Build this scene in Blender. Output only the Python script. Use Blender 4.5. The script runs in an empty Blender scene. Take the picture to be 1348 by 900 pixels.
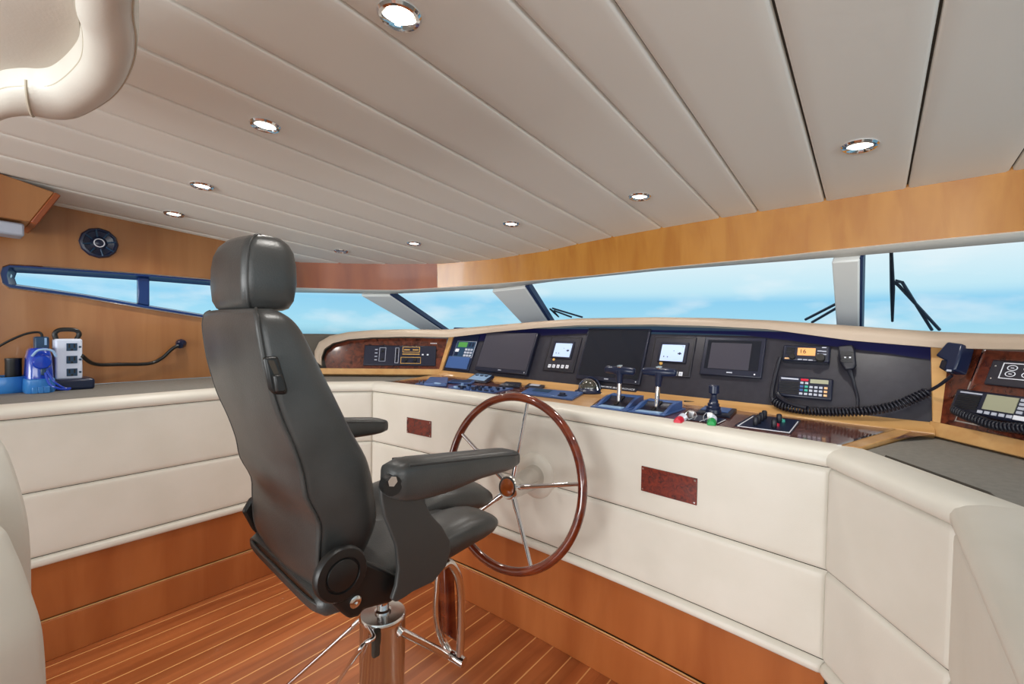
import bpy, bmesh, math, random
from math import sin, cos, pi, radians, atan, sqrt
from mathutils import Vector as V, Matrix, noise
random.seed(4)
SC = bpy.context.scene
COL = SC.collection

# ------------------------------------------------------------------ camera
F, CX, CY = 600.0, 674.0, 450.0
CAM = V((0, 0, 1.3))
YAW, PITCH, ROLL = radians(38.4), atan(15/600), radians(1.0)
fw = V((-sin(YAW)*cos(PITCH), cos(YAW)*cos(PITCH), -sin(PITCH)))
r0 = V((cos(YAW), sin(YAW), 0)); u0 = r0.cross(fw)
rt = r0*cos(ROLL)+u0*sin(ROLL); up = rt.cross(fw)
cd = bpy.data.cameras.new('camera'); cd.sensor_width = 36; cd.lens = F/1348*36; cd.clip_start = .02; cd.clip_end = 3000
co = bpy.data.objects.new('camera', cd); COL.objects.link(co)
m3 = Matrix((rt, up, -fw)).transposed()
co.matrix_world = Matrix.Translation(CAM) @ m3.to_4x4()
SC.camera = co
SC.view_settings.view_transform = 'Standard'; SC.view_settings.look = 'None'
SC.view_settings.gamma = 1; SC.view_settings.use_curve_mapping = False
SC.view_settings.exposure = 0.05

# ------------------------------------------------------------------ sky and added fill lights
def world():
    w = bpy.data.worlds.new('sky'); SC.world = w; w.use_nodes = True
    nt = w.node_tree; N = nt.nodes; L = nt.links; N.clear()
    out = N.new('ShaderNodeOutputWorld'); bg = N.new('ShaderNodeBackground')
    tc = N.new('ShaderNodeTexCoord'); sp = N.new('ShaderNodeSeparateXYZ')
    L.new(tc.outputs['Generated'], sp.inputs[0])
    nz = N.new('ShaderNodeTexNoise'); nz.inputs['Scale'].default_value = 5; nz.inputs['Detail'].default_value = 7
    mp = N.new('ShaderNodeMapping'); mp.inputs['Scale'].default_value = (1, 1, 3.2)
    L.new(tc.outputs['Generated'], mp.inputs[0]); L.new(mp.outputs[0], nz.inputs['Vector'])
    rp = N.new('ShaderNodeValToRGB'); e = rp.color_ramp.elements
    e[0].position = 0.0; e[0].color = (.10, .22, .30, 1)
    e[1].position = 1.0; e[1].color = (.50, .72, .95, 1)
    for p, c in ((.49, (.20, .46, .60, 1)), (.502, (.42, .76, .90, 1)), (.532, (.30, .66, .90, 1)), (.541, (.56, .83, .94, 1)), (.575, (.78, .91, .96, 1)), (.75, (.58, .80, .96, 1))):
        q = e.new(p); q.color = c
    ma = N.new('ShaderNodeMath'); ma.operation = 'MULTIPLY_ADD'; ma.inputs[1].default_value = .5; ma.inputs[2].default_value = .5
    L.new(sp.outputs['Z'], ma.inputs[0]); L.new(ma.outputs[0], rp.inputs[0])
    cr = N.new('ShaderNodeValToRGB'); c = cr.color_ramp.elements
    c[0].position = .52; c[0].color = (0, 0, 0, 1); c[1].position = .74; c[1].color = (.8, .8, .8, 1)
    L.new(nz.outputs['Fac'], cr.inputs[0])
    mx = N.new('ShaderNodeMixRGB'); mx.inputs[2].default_value = (.88, .94, .98, 1)
    L.new(cr.outputs[0], mx.inputs[0]); L.new(rp.outputs[0], mx.inputs[1])
    L.new(mx.outputs[0], bg.inputs[0]); bg.inputs[1].default_value = 1.0
    L.new(bg.outputs[0], out.inputs[0])
world()
def area(name, loc, aim, sx, sy, power, col=(1, 1, 1)):
    l = bpy.data.lights.new(name, 'AREA'); l.shape = 'RECTANGLE'; l.size = sx; l.size_y = sy; l.energy = power; l.color = col
    o = bpy.data.objects.new(name, l); COL.objects.link(o); o.location = loc
    o.rotation_euler = (V(aim)-V(loc)).to_track_quat('-Z', 'Y').to_euler()
# unseen fill lights added behind and beside the camera to brighten the cabin
area('aft_fill_light', (-1.2, -7.0, .9), (-1.3, 1.4, 1.55), 7.0, 2.2, 560, (1, .99, .975))
area('side_fill_light', (3.6, -1.8, 1.25), (-1.8, .9, 1.3), 3.6, 1.4, 105, (1, .99, .975))

# ------------------------------------------------------------------ materials
def lin(c):
    return tuple(((x/255)/12.92 if x/255 <= .04045 else ((x/255+.055)/1.055)**2.4) for x in c)+(1,)
def mat(name, c, rough=.5, metal=0, coat=0, c2=None, scale=20, stretch=(1, 1, 1), bump=0, bscale=200, spec=.5, emit=0, detail=4, dist=0):
    m = bpy.data.materials.new(name); m.use_nodes = True
    nt = m.node_tree; N = nt.nodes; L = nt.links; b = N['Principled BSDF']
    b.inputs['Base Color'].default_value = lin(c); b.inputs['Roughness'].default_value = rough
    b.inputs['Metallic'].default_value = metal; b.inputs['Coat Weight'].default_value = coat
    b.inputs['Coat Roughness'].default_value = .06; b.inputs['Specular IOR Level'].default_value = spec
    tc = N.new('ShaderNodeTexCoord')
    if c2 is not None:
        mp = N.new('ShaderNodeMapping'); mp.inputs['Scale'].default_value = stretch
        nz = N.new('ShaderNodeTexNoise'); nz.inputs['Scale'].default_value = scale; nz.inputs['Detail'].default_value = detail
        nz.inputs['Distortion'].default_value = dist
        rp = N.new('ShaderNodeValToRGB'); rp.color_ramp.elements[0].position = .35; rp.color_ramp.elements[1].position = .68
        rp.color_ramp.elements[0].color = lin(c); rp.color_ramp.elements[1].color = lin(c2)
        L.new(tc.outputs['Object'], mp.inputs[0]); L.new(mp.outputs[0], nz.inputs['Vector'])
        L.new(nz.outputs['Fac'], rp.inputs[0]); L.new(rp.outputs[0], b.inputs['Base Color'])
    if bump:
        n2 = N.new('ShaderNodeTexNoise'); n2.inputs['Scale'].default_value = bscale; n2.inputs['Detail'].default_value = 3
        bp = N.new('ShaderNodeBump'); bp.inputs['Strength'].default_value = bump; bp.inputs['Distance'].default_value = .002
        L.new(tc.outputs['Object'], n2.inputs['Vector']); L.new(n2.outputs['Fac'], bp.inputs['Height']); L.new(bp.outputs[0], b.inputs['Normal'])
    if emit:
        b.inputs['Emission Color'].default_value = lin(c); b.inputs['Emission Strength'].default_value = emit
    return m
M = dict(
    leather=mat('cream_leather', (221, 216, 205), .45, bump=.1, bscale=260, c2=(215, 210, 198), scale=6),
    piping=mat('cream_stitch', (190, 180, 160), .6),
    vinyl=mat('ceiling_vinyl', (234, 231, 223), .55, bump=.2, bscale=30),
    gap=mat('dark_gap', (60, 54, 46), .8),
    black=mat('black_leather', (64, 64, 63), .36, bump=.2, bscale=240, c2=(52, 52, 51), scale=8),
    blacktrim=mat('black_leather_piping', (50, 50, 49), .45),
    plate=mat('charcoal_painted_metal', (56, 56, 55), .5),
    mech=mat('black_plastic', (22, 22, 22), .4),
    chrome=mat('chrome', (225, 225, 228), .08, 1),
    satin=mat('polished_steel', (215, 212, 208), .16, 1),
    wall=mat('cherry_wall_veneer', (168, 116, 70), .3, coat=.25, c2=(150, 97, 54), scale=3, stretch=(3, 3, .35), dist=.6),
    header=mat('golden_maple_header', (186, 128, 52), .26, coat=.4, c2=(170, 110, 40), scale=5, stretch=(3, 3, .5), dist=.5),
    header2=mat('red_brown_header', (150, 78, 34), .42, coat=.08, c2=(126, 58, 24), scale=4, stretch=(2, 2, .4), dist=.6),
    plinth=mat('cherry_plinth', (172, 100, 52), .26, coat=.4, c2=(150, 80, 38), scale=3, stretch=(2.5, 2.5, .4), dist=.5),
    maple=mat('maple_trim', (204, 160, 104), .3, coat=.3, c2=(188, 140, 84), scale=8, stretch=(.3, 3, 3)),
    burl=mat('burl_walnut', (108, 52, 34), .18, coat=.7, c2=(58, 26, 20), scale=26, dist=1.5),
    burl2=mat('burl_counter', (118, 76, 66), .16, coat=.8, c2=(78, 42, 34), scale=24, dist=1.5),
    burlred=mat('red_burl_plate', (124, 40, 22), .2, coat=.6, c2=(66, 18, 16), scale=60, dist=1.5),
    rim=mat('varnished_mahogany', (122, 52, 24), .14, coat=.9, c2=(84, 26, 16), scale=8, stretch=(1, 1, 3)),
    hubwood=mat('amber_hub_wood', (160, 84, 34), .2, coat=.6, c2=(130, 60, 24), scale=30),
    top=mat('grey_nonslip_worktop', (130, 127, 120), .75, c2=(121, 118, 112), scale=60, bump=.3, bscale=500),
    dash=mat('charcoal_dash', (46, 45, 54), .35, c2=(39, 38, 47), scale=40),
    navy=mat('coaming_shade_navy', (18, 20, 66), .3),  # shade under the coaming, given as a colour
    coam=mat('beige_coaming', (176, 158, 140), .5, bump=.15, bscale=200),
    sill=mat('dark_sill', (96, 90, 82), .6),
    frame=mat('window_frame_paint', (230, 228, 220), .4),
    frame2=mat('mullion_paint', (220, 222, 220), .4),
    blueframe=mat('navy_window_frame', (26, 50, 104), .22),
    seal=mat('dark_rubber_seal', (36, 52, 88), .5),
    skylitblack=mat('skylit_black_plastic', (26, 30, 48), .34),  # black plastic with the sky's blue tint put into its colour
    blueplate=mat('steel_blue_plastic', (62, 92, 146), .32),
    bluelight=mat('pale_blue_plate', (146, 178, 214), .35),
    screen=mat('dark_screen_glass', (24, 28, 38), .12),
    screenb=mat('smoked_screen', (64, 62, 72), .2),
    lcdw=mat('lit_white_display', (168, 186, 220), .3, emit=.55),
    lcdo=mat('lit_orange_display', (216, 150, 92), .3, emit=.5),
    lcdg=mat('lit_green_display', (70, 130, 62), .3, emit=.35),
    lcdy=mat('grey_green_display', (158, 158, 134), .3),
    white=mat('white_print', (226, 228, 236), .5),
    grey=mat('light_grey_key', (178, 182, 196), .5),
    amber=mat('amber_print', (206, 160, 80), .5),
    red=mat('red_plastic', (200, 20, 52), .35),
    green=mat('green_plastic', (16, 148, 72), .35),
    teal=mat('teal_key', (66, 170, 150), .4),
    orangekey=mat('orange_key', (228, 180, 130), .5),
    cord=mat('black_cord', (16, 18, 32), .45),
    htank=mat('translucent_blue_tank', (22, 62, 176), .15, coat=.6),
    hbase=mat('light_blue_base', (56, 128, 200), .3),
    whitep=mat('white_plastic', (214, 222, 240), .35),
    socket=mat('dark_teal_socket', (28, 62, 92), .4),
    dkblue=mat('dark_blue_plastic', (18, 30, 58), .3),
    bulb=mat('lamp_lens', (255, 246, 232), .4, emit=6),
    wiper=mat('wiper_steel', (60, 70, 84), .35, .6),
    shade=mat('pale_lamp_cover', (170, 176, 190), .4),
    compass=mat('compass_glass', (60, 60, 52), .05, coat=1),
)
def floor_mat():
    m = mat('teak_and_holly_floor', (186, 108, 60), .3, coat=.4, c2=(160, 86, 44), scale=4, stretch=(5, .5, 1), dist=.4)
    nt = m.node_tree; N = nt.nodes; L = nt.links; b = N['Principled BSDF']
    tc = N.new('ShaderNodeTexCoord'); sp = N.new('ShaderNodeSeparateXYZ'); L.new(tc.outputs['Object'], sp.inputs[0])
    def mth(op, a, bb=None):
        n = N.new('ShaderNodeMath'); n.operation = op
        L.new(a, n.inputs[0])
        if bb is not None: n.inputs[1].default_value = bb
        return n.outputs[0]
    x = mth('ADD', sp.outputs['X'], 2.362+.088*40); x = mth('DIVIDE', x, .088); fr = mth('FRACT', x)
    d = mth('ABSOLUTE', mth('SUBTRACT', fr, .5)); line = mth('GREATER_THAN', d, .47)
    src = b.inputs['Base Color'].links[0].from_socket
    wn = N.new('ShaderNodeTexWhiteNoise'); wn.noise_dimensions = '1D'; L.new(mth('FLOOR', mth('ADD', x, .5)), wn.inputs['W'])
    hs = N.new('ShaderNodeHueSaturation'); L.new(src, hs.inputs['Color'])
    L.new(mth('MULTIPLY_ADD', wn.outputs['Value'], .22), hs.inputs['Value']); hs.inputs['Value'].links[0].from_node.inputs[2].default_value = .9
    mx = N.new('ShaderNodeMixRGB'); L.new(line, mx.inputs[0]); L.new(hs.outputs[0], mx.inputs[1]); mx.inputs[2].default_value = lin((236, 176, 112))
    L.new(mx.outputs[0], b.inputs['Base Color'])
    return m
M['floor'] = floor_mat()
def glass_mat():
    m = bpy.data.materials.new('window_glass'); m.use_nodes = True
    nt = m.node_tree; N = nt.nodes; L = nt.links; N.clear()
    o = N.new('ShaderNodeOutputMaterial'); t = N.new('ShaderNodeBsdfTransparent'); g = N.new('ShaderNodeBsdfGlossy')
    t.inputs[0].default_value = (.96, .985, .99, 1); g.inputs['Roughness'].default_value = .02
    fr = N.new('ShaderNodeLayerWeight'); fr.inputs[0].default_value = .5
    pw = N.new('ShaderNodeMath'); pw.operation = 'POWER'; pw.inputs[1].default_value = 4
    fm = N.new('ShaderNodeMath'); fm.operation = 'MULTIPLY_ADD'; fm.inputs[1].default_value = .5; fm.inputs[2].default_value = .03
    L.new(fr.outputs['Facing'], pw.inputs[0]); L.new(pw.outputs[0], fm.inputs[0])
    mx = N.new('ShaderNodeMixShader'); L.new(fm.outputs[0], mx.inputs[0]); L.new(t.outputs[0], mx.inputs[1]); L.new(g.outputs[0], mx.inputs[2]); L.new(mx.outputs[0], o.inputs[0])
    return m
M['glass'] = glass_mat()

# ------------------------------------------------------------------ helpers
def ray(x, y): return fw+rt*((x-CX)/F)-up*((y-CY)/F)
def onp(x, y, p, n):
    d = ray(x, y); n = V(n); return CAM+d*((V(p)-CAM).dot(n)/d.dot(n))
def onz(x, y, z): return onp(x, y, (0, 0, z), (0, 0, 1))
def onx(x, y, X): return onp(x, y, (X, 0, 0), (1, 0, 0))
def ony(x, y, Y): return onp(x, y, (0, Y, 0), (0, 1, 0))
def proj(P):
    q = V(P)-CAM; d = q.dot(fw); return CX+F*q.dot(rt)/d, CY-F*q.dot(up)/d
WL = {}
def obj(name, bm, m, parent=None, smooth=True, bev=0, local=False, seg=2, sub=0, label=None, shadeang=40):
    """link one mesh object; origin at its base centre (world-built) or kept (local)"""
    bmesh.ops.remove_doubles(bm, verts=bm.verts, dist=1e-6)
    bmesh.ops.recalc_face_normals(bm, faces=bm.faces)
    me = bpy.data.meshes.new(name)
    off = V((0, 0, 0))
    if not local:
        xs = [v.co for v in bm.verts]
        lo = V([min(c[i] for c in xs) for i in range(3)]); hi = V([max(c[i] for c in xs) for i in range(3)])
        off = V(((lo.x+hi.x)/2, (lo.y+hi.y)/2, lo.z))
        bmesh.ops.translate(bm, verts=bm.verts, vec=-off)
    bm.to_mesh(me); bm.free()
    me.materials.append(M[m] if isinstance(m, str) else m)
    o = bpy.data.objects.new(name, me); COL.objects.link(o)
    if not local:
        WL[o] = off
        if parent is not None:
            o.parent = parent; o.location = off-WL[parent]
        else: o.location = off
    elif parent is not None: o.parent = parent
    if bev:
        b = o.modifiers.new('bevel', 'BEVEL'); b.width = bev; b.segments = seg; b.limit_method = 'ANGLE'; b.angle_limit = radians(35)
    if sub:
        s = o.modifiers.new('subd', 'SUBSURF'); s.levels = sub; s.render_levels = sub
    if smooth:
        for p in me.polygons: p.use_smooth = True
        try: me.set_sharp_from_angle(angle=radians(shadeang))
        except Exception: pass
    if label: o['label'] = label
    return o
def tag(o, label, cat, group=None):
    o['label'] = label; o['category'] = cat
    if group: o['group'] = group
    return o
def empty(name, loc, label, cat, rz=0, group=None):
    o = bpy.data.objects.new(name, None); COL.objects.link(o); o.location = loc; o.rotation_euler = (0, 0, rz); o.empty_display_size = .05
    WL[o] = V(loc); return tag(o, label, cat, group)
def struct(o): o['kind'] = 'structure'; return o
def BM(): return bmesh.new()
def box(bm, lo, hi, mtx=None):
    r = bmesh.ops.create_cube(bm, size=1)['verts']
    for v in r:
        v.co = V([(lo[i]+hi[i])/2+v.co[i]*(hi[i]-lo[i]) for i in range(3)])
        if mtx: v.co = mtx @ v.co
    return r
def rings(bm, rs, cap=True, closed_u=True, closed_v=False):
    vs = [[bm.verts.new(p) for p in r] for r in rs]
    n = len(vs[0]); k = len(vs)
    for i in range(k if closed_v else k-1):
        a, b = vs[i], vs[(i+1) % k]
        for j in range(n if closed_u else n-1):
            bm.faces.new((a[j], a[(j+1) % n], b[(j+1) % n], b[j]))
    if cap and closed_u and not closed_v:
        bm.faces.new(vs[0][::-1]); bm.faces.new(vs[-1])
    return vs
def smoothpath(pts, n=6):
    P = [V(p) for p in pts]; out = []
    for i in range(len(P)-1):
        a = P[max(i-1, 0)]; b = P[i]; c = P[i+1]; d = P[min(i+2, len(P)-1)]
        for k in range(n):
            t = k/n
            out.append(.5*((2*b)+(c-a)*t+(2*a-5*b+4*c-d)*t*t+(3*b-a-3*c+d)*t**3))
    out.append(P[-1]); return out
def tube(bm, pts, r, n=10, cap=True, closed=False):
    P = [V(p) for p in pts]; k = len(P); rs = []
    t0 = (P[1]-P[0]).normalized(); nrm = t0.orthogonal().normalized()
    for i in range(k):
        if closed: t = (P[(i+1) % k]-P[i-1]).normalized()
        else: t = (P[min(i+1, k-1)]-P[max(i-1, 0)]).normalized()
        nrm = (nrm-t*nrm.dot(t)).normalized(); bn = t.cross(nrm)
        rr = r[i] if isinstance(r, (list, tuple)) else r
        rs.append([P[i]+(nrm*cos(2*pi*j/n)+bn*sin(2*pi*j/n))*rr for j in range(n)])
    rings(bm, rs, cap=cap, closed_v=closed)
def cyl(bm, p0, p1, r0, r1=None, n=20): tube(bm, [p0, p1], [r0, r0 if r1 is None else r1], n)
def lathe(bm, prof, mtx=None, n=28):
    rs = []
    for r, z in prof:
        rs.append([V((r*cos(2*pi*j/n), r*sin(2*pi*j/n), z)) for j in range(n)])
    vs = rings(bm, rs, cap=True)
    if mtx:
        for rr in vs:
            for v in rr: v.co = mtx @ v.co
def prism(bm, poly, d):
    d = V(d); rings(bm, [[V(p) for p in poly], [V(p)+d for p in poly]])
def poly(bm, pts): bm.faces.new([bm.verts.new(V(p)) for p in pts])
def quadslab(bm, q, n, n0, n1): rings(bm, [[p+n*n0 for p in q], [p+n*n1 for p in q]])
def sheet(bm, rows, th=None):
    """rows of points -> open grid"""
    return rings(bm, rows, cap=False, closed_u=False)
def frame_mtx(o, x, y, z):
    m = Matrix((x, y, z)).transposed().to_4x4(); m.translation = o; return m
def textmesh(name, s, size, mtx, m, parent, ext=.0006):
    cu = bpy.data.curves.new(name, 'FONT'); cu.body = s; cu.size = size; cu.extrude = ext; cu.align_x = 'CENTER'; cu.align_y = 'CENTER'
    to = bpy.data.objects.new(name, cu); COL.objects.link(to)
    dg = bpy.context.evaluated_depsgraph_get(); me = bpy.data.meshes.new_from_object(to.evaluated_get(dg))
    bpy.data.objects.remove(to); bm = BM(); bm.from_mesh(me); bpy.data.meshes.remove(me)
    bmesh.ops.transform(bm, matrix=mtx, verts=bm.verts)
    return obj(name, bm, m, parent, smooth=False)
class Plane:
    """a flat face of the console: u to the right, v upwards, n out of the face"""
    def __init__(s, o, u, v): s.o = V(o); s.u = V(u).normalized(); s.v = V(v).normalized(); s.n = s.u.cross(s.v).normalized(); s.v = s.n.cross(s.u)
    def px(s, x, y, h=0): return onp(x, y, s.o+s.n*h, s.n)
    def uv(s, x, y, h=0): q = s.px(x, y, h)-s.o; return q.dot(s.u), q.dot(s.v)
    def pt(s, u, v, h=0): return s.o+s.u*u+s.v*v+s.n*h
    def rect(s, pts, h=0):
        """upright rectangle on the face fitted to four corners TL TR BR BL"""
        a = [s.uv(*p, h) for p in pts]
        return ((a[0][0]+a[3][0])/2, (a[1][0]+a[2][0])/2, (a[2][1]+a[3][1])/2, (a[0][1]+a[1][1])/2)
    def slab(s, bm, r, n0, n1):
        a, b, c, d = r; quadslab(bm, [s.pt(a, c), s.pt(b, c), s.pt(b, d), s.pt(a, d)], s.n, n0, n1)
    def ring(s, bm, r, w, n0, n1):
        a, b, c, d = r
        s.slab(bm, (a, b, c, c+w), n0, n1); s.slab(bm, (a, b, d-w, d), n0, n1); s.slab(bm, (a, a+w, c+w, d-w), n0, n1); s.slab(bm, (b-w, b, c+w, d-w), n0, n1)
    def mtx(s, u, v, h=0): return frame_mtx(s.pt(u, v, h), s.u, s.v, s.n)
def inset(r, w): return (r[0]+w, r[1]-w, r[2]+w, r[3]-w)

# ------------------------------------------------------------------ setting: floor, ceiling, walls, windows
bm = BM(); poly(bm, [(-2.6, -2.4, 0), (.4, -2.4, 0), (.4, 1.75, 0), (-2.6, 1.75, 0)])
struct(obj('floor', bm, 'floor', smooth=False))

def cz(X, Y): return 1.9-.068*Y+.1*(1-((X+1.145)/2.02)**2)
def ceil_px(x, y):
    z = 1.85
    for _ in range(15):
        P = onp(x, y, (0, 0, z+.0), (0, 0, 1)) if False else None
        d = ray(x, y); t = (z-CAM.z)/d.z; P = CAM+d*t; z = .5*z+.5*cz(P.x, P.y)
    return V((P.x, P.y, cz(P.x, P.y)))
seam_px = [(1348, 200), (1241, 0), (1015, 0), (804, 0), (804, 137), (804, 253), (447, 120), (449, 182), (449, 222), (449, 255), (449, 280), (447, 300)]
seams = sorted([ceil_px(*p).x for p in seam_px])
seams = [-3.4, seams[0]-.73, seams[0]-.49, seams[0]-.245]+seams+[seams[-1]+.23, seams[-1]+.46, 1.2]
bm = BM()
for a, b in zip(seams[:-1], seams[1:]):
    g = .0024
    xs = [a+g, a+g+.002, a+g+.009]+[a+g+(b-a-2*g)*k/6 for k in range(1, 6)]+[b-g-.009, b-g-.002, b-g]
    dz = [.013, .0028, 0]+[0]*5+[0, .0028, .013]
    rows = []
    for Y in [-2.6+.2*k for k in range(27)]:
        rows.append([V((x, Y, cz(x, Y)+d)) for x, d in zip(xs, dz)])
    sheet(bm, rows)
struct(obj('ceiling', bm, 'vinyl', shadeang=60))
bm = BM()
sheet(bm, [[V((x, Y, cz(x, Y)+.013)) for x in [-3.5+.2*k for k in range(25)]] for Y in (-2.6, -1.3, 0, 1.3, 2.65)])
struct(obj('trim_1', bm, 'gap'))

WX = -3.17
# port wall with its long slit opening
def wpt(x, y): return onx(x, y, WX)
slit_px = [(262, 368), (200, 362.7), (120, 357), (40, 351.5), (12, 350), (3, 353), (0, 361), (3, 370), (12, 376), (60, 382.5), (107, 389), (200, 405), (262, 415)]
slit = [wpt(*p) for p in slit_px]
Yend = 1.32
def lerp(a, b, t): return a+(b-a)*t
topend = slit[0]+(slit[0]-slit[1])*((Yend-slit[0].y)/(slit[0].y-slit[1].y))
botend = slit[-1]+(slit[-1]-slit[-2])*((Yend-slit[-1].y)/(slit[-1].y-slit[-2].y))
slit = [topend]+slit+[botend]
bm = BM()
ytip = min(p.y for p in slit); ztip = [p for p in slit if p.y == ytip][0].z
it = slit.index([p for p in slit if p.y == ytip][0])
upper = slit[:it+1][::-1]; lower = slit[it:]
for run, zf in ((upper, lambda y: cz(WX, y)+.02), (lower, lambda y: .985)):
    for a, b in zip(run[:-1], run[1:]):
        poly(bm, [a, b, (WX, b.y, zf(b.y)), (WX, a.y, zf(a.y))])
poly(bm, [(WX, -2.5, .985), (WX, ytip, .985), (WX, ytip, cz(WX, ytip)+.02), (WX, -2.5, cz(WX, -2.5)+.02)])
poly(bm, [(WX, Yend, .985), (WX, 1.42, .985), (WX, 1.42, cz(WX, 1.42)+.02), (WX, Yend, cz(WX, Yend)+.02)])
struct(obj('wall_port', bm, 'wall', smooth=False))
# slit window: navy reveal, divider, panes
c0 = sum(slit, V())/len(slit)
def shrink(p, k, d):
    return V((WX-d, lerp(c0.y, p.y, 1-k*.35), p.z+(c_mid(p.y)-p.z)*k))
def zline(run, y):
    for a, b in zip(run[:-1], run[1:]):
        lo, hi = (a, b) if a.y < b.y else (b, a)
        if lo.y <= y <= hi.y+1e-6: return lerp(lo.z, hi.z, (y-lo.y)/max(hi.y-lo.y, 1e-6))
    return run[-1].z
def c_mid(y): return (zline(upper, y)+zline(lower, y))/2
def slit_in(p, dt, db, dy, d):
    y = min(max(p.y+dy*(1-(p.y-ytip)/(Yend-ytip)), ytip+dy*.8), Yend)
    zt, zb = zline(upper, y)-dt, zline(lower, y)+db
    if zt < zb: zt = zb = (zt+zb)/2
    if p in upper and p not in lower: return V((WX+d, y, zt))
    if p in lower and p not in upper: return V((WX+d, y, zb))
    return V((WX+d, y, (zt+zb)/2))
wroot = None
bm = BM()
L0 = [V((p.x+.012, p.y, p.z+(.008 if p in upper else -.008))) for p in slit]
L1 = [slit_in(p, .006, .005, .02, .012) for p in slit]
L2 = [slit_in(p, .022, .014, .045, -.05) for p in slit]
L3 = [slit_in(p, .026, .016, .05, -.055) for p in slit]
sheet(bm, [[V((WX-.002, p.y, p.z)) for p in L0], L0, L1, L2, L3])
wroot = struct(obj('window_1', bm, 'blueframe', shadeang=30))
bm = BM(); sheet(bm, [[V((WX+.013, p.y, p.z)) for p in L0], [V((WX+.016, p.y, p.z+(.005 if p in upper else -.005))) for p in L0], [V((WX-.001, p.y, p.z+(.008 if p in upper else -.008))) for p in L0]])
obj('frame_edge', bm, 'chrome', wroot)
bm = BM(); poly(bm, [V((WX-.056, p.y, p.z)) for p in L3]); obj('pane', bm, 'glass', wroot, smooth=False)
ya, yb = wpt(183, 385).y, wpt(198, 388).y
bm = BM(); za = lambda y: zline(lower, y); zb = lambda y: zline(upper, y)
rings(bm, [[V((x, y, z)) for y, z in ((ya, za(ya)+.01), (yb, za(yb)+.01), (yb, zb(yb)-.015), (ya, zb(ya)-.015))] for x in (WX-.05, WX-.015)])
obj('divider', bm, 'blueframe', wroot, bev=.004)
bm = BM(); cyl(bm, (WX-.04, wpt(20, 363).y-.02, wpt(20, 363).z), (WX-.02, wpt(20, 363).y-.02, wpt(20, 363).z), .012); obj('latch', bm, 'chrome', wroot)

# header above the windscreen
top_px = [(1348, 222), (1270, 235), (1191, 248), (1084, 265), (996, 279), (860, 302), (780, 317), (720, 330), (650, 341), (600, 345.5), (575, 347), (520, 347.5), (480, 347), (430, 346), (395, 345)]
HT = [ceil_px(*p) for p in top_px]
dirx = HT[0]-HT[1]; HT = [HT[0]+dirx*3.2+V((0, -.12, 0)), HT[0]+dirx*1.5+V((0, -.03, 0))]+HT
dirl = (HT[-1]-HT[-2]).normalized(); HT.append(V((-3.36, 1.35, cz(-3.36, 1.35))))
def interp(tab, x):
    t = sorted(tab)
    if x <= t[0][0]: (x0, y0), (x1, y1) = t[0], t[1]
    elif x >= t[-1][0]: (x0, y0), (x1, y1) = t[-2], t[-1]
    else:
        for a, b in zip(t[:-1], t[1:]):
            if a[0] <= x <= b[0]: (x0, y0), (x1, y1) = a, b; break
    return y0+(y1-y0)*(x-x0)/(x1-x0)
hb_tab = [(1348, 303.6), (1137, 324), (961, 344), (900, 348), (805, 360), (660, 372.5), (585, 378), (511, 382), (400, 378.6)]
tb_tab = [(1348, 318), (1137, 335.7), (1100, 338.8), (900, 354), (857, 357), (671, 376.5), (656, 380), (511, 387), (400, 385)]
C0 = V((-1.15, .3, 0))
def rad(P): d = V((P.x-C0.x, P.y-C0.y, 0)); return d.normalized()
def zat(P, tab):
    """height on the vertical through P where the edge given by tab is seen"""
    lo, hi = 1.2, 2.0
    for _ in range(30):
        z = (lo+hi)/2; x, y = proj((P.x, P.y, z)); t = interp(tab, x)
        if y > t: lo = z
        else: hi = z
    return z
HB, TB = [], []
for P in HT:
    Q = P+rad(P)*.03
    x, y = proj(Q)
    HB.append(V((Q.x, Q.y, zat(Q, hb_tab))))
    R = P+rad(P)*.075; TB.append(V((R.x, R.y, zat(R, tb_tab))))
for k in (0, 1): HB[k].z = HB[2].z+.0*k; TB[k].z = TB[2].z
HT2 = [P+V((0, 0, .015)) for P in HT]
# split of the header where the two veneers meet
k = top_px.index((575, 347))+2
bm = BM(); sheet(bm, [HT2[:k+1], [lerp(a, b, .5)+rad(a)*.004 for a, b in zip(HT2[:k+1], HB[:k+1])], HB[:k+1]]); struct(obj('trim_2', bm, 'header', shadeang=60))
bm = BM(); sheet(bm, [HT2[k:], HB[k:]]); struct(obj('trim_3', bm, 'header2', shadeang=60))
bm = BM(); sheet(bm, [HB, [p+V((0, 0, -.004))-rad(p)*.006 for p in HB], TB, [p+rad(p)*.05+V((0, 0, .02)) for p in TB]])
struct(obj('trim_4', bm, 'frame', shadeang=60))
# raked windscreen: glass from the header out and down to the base of the screen
BASE = [V((p.x, p.y, 0))+rad(p)*.62+V((0, 0, 1.20)) for p in TB]
GT = [p+rad(p)*.02 for p in TB]
def curve_at(Cv, px):
    xs = [proj(p)[0] for p in Cv]
    for i in range(len(xs)-1):
        if (xs[i]-px)*(xs[i+1]-px) <= 0: t = (px-xs[i])/(xs[i+1]-xs[i]); return i+t
    return 0 if px > xs[0] else len(xs)-1.001
def cv(Cv, s): i = min(int(s), len(Cv)-2); return lerp(Cv[i], Cv[i+1], s-i)
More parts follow.
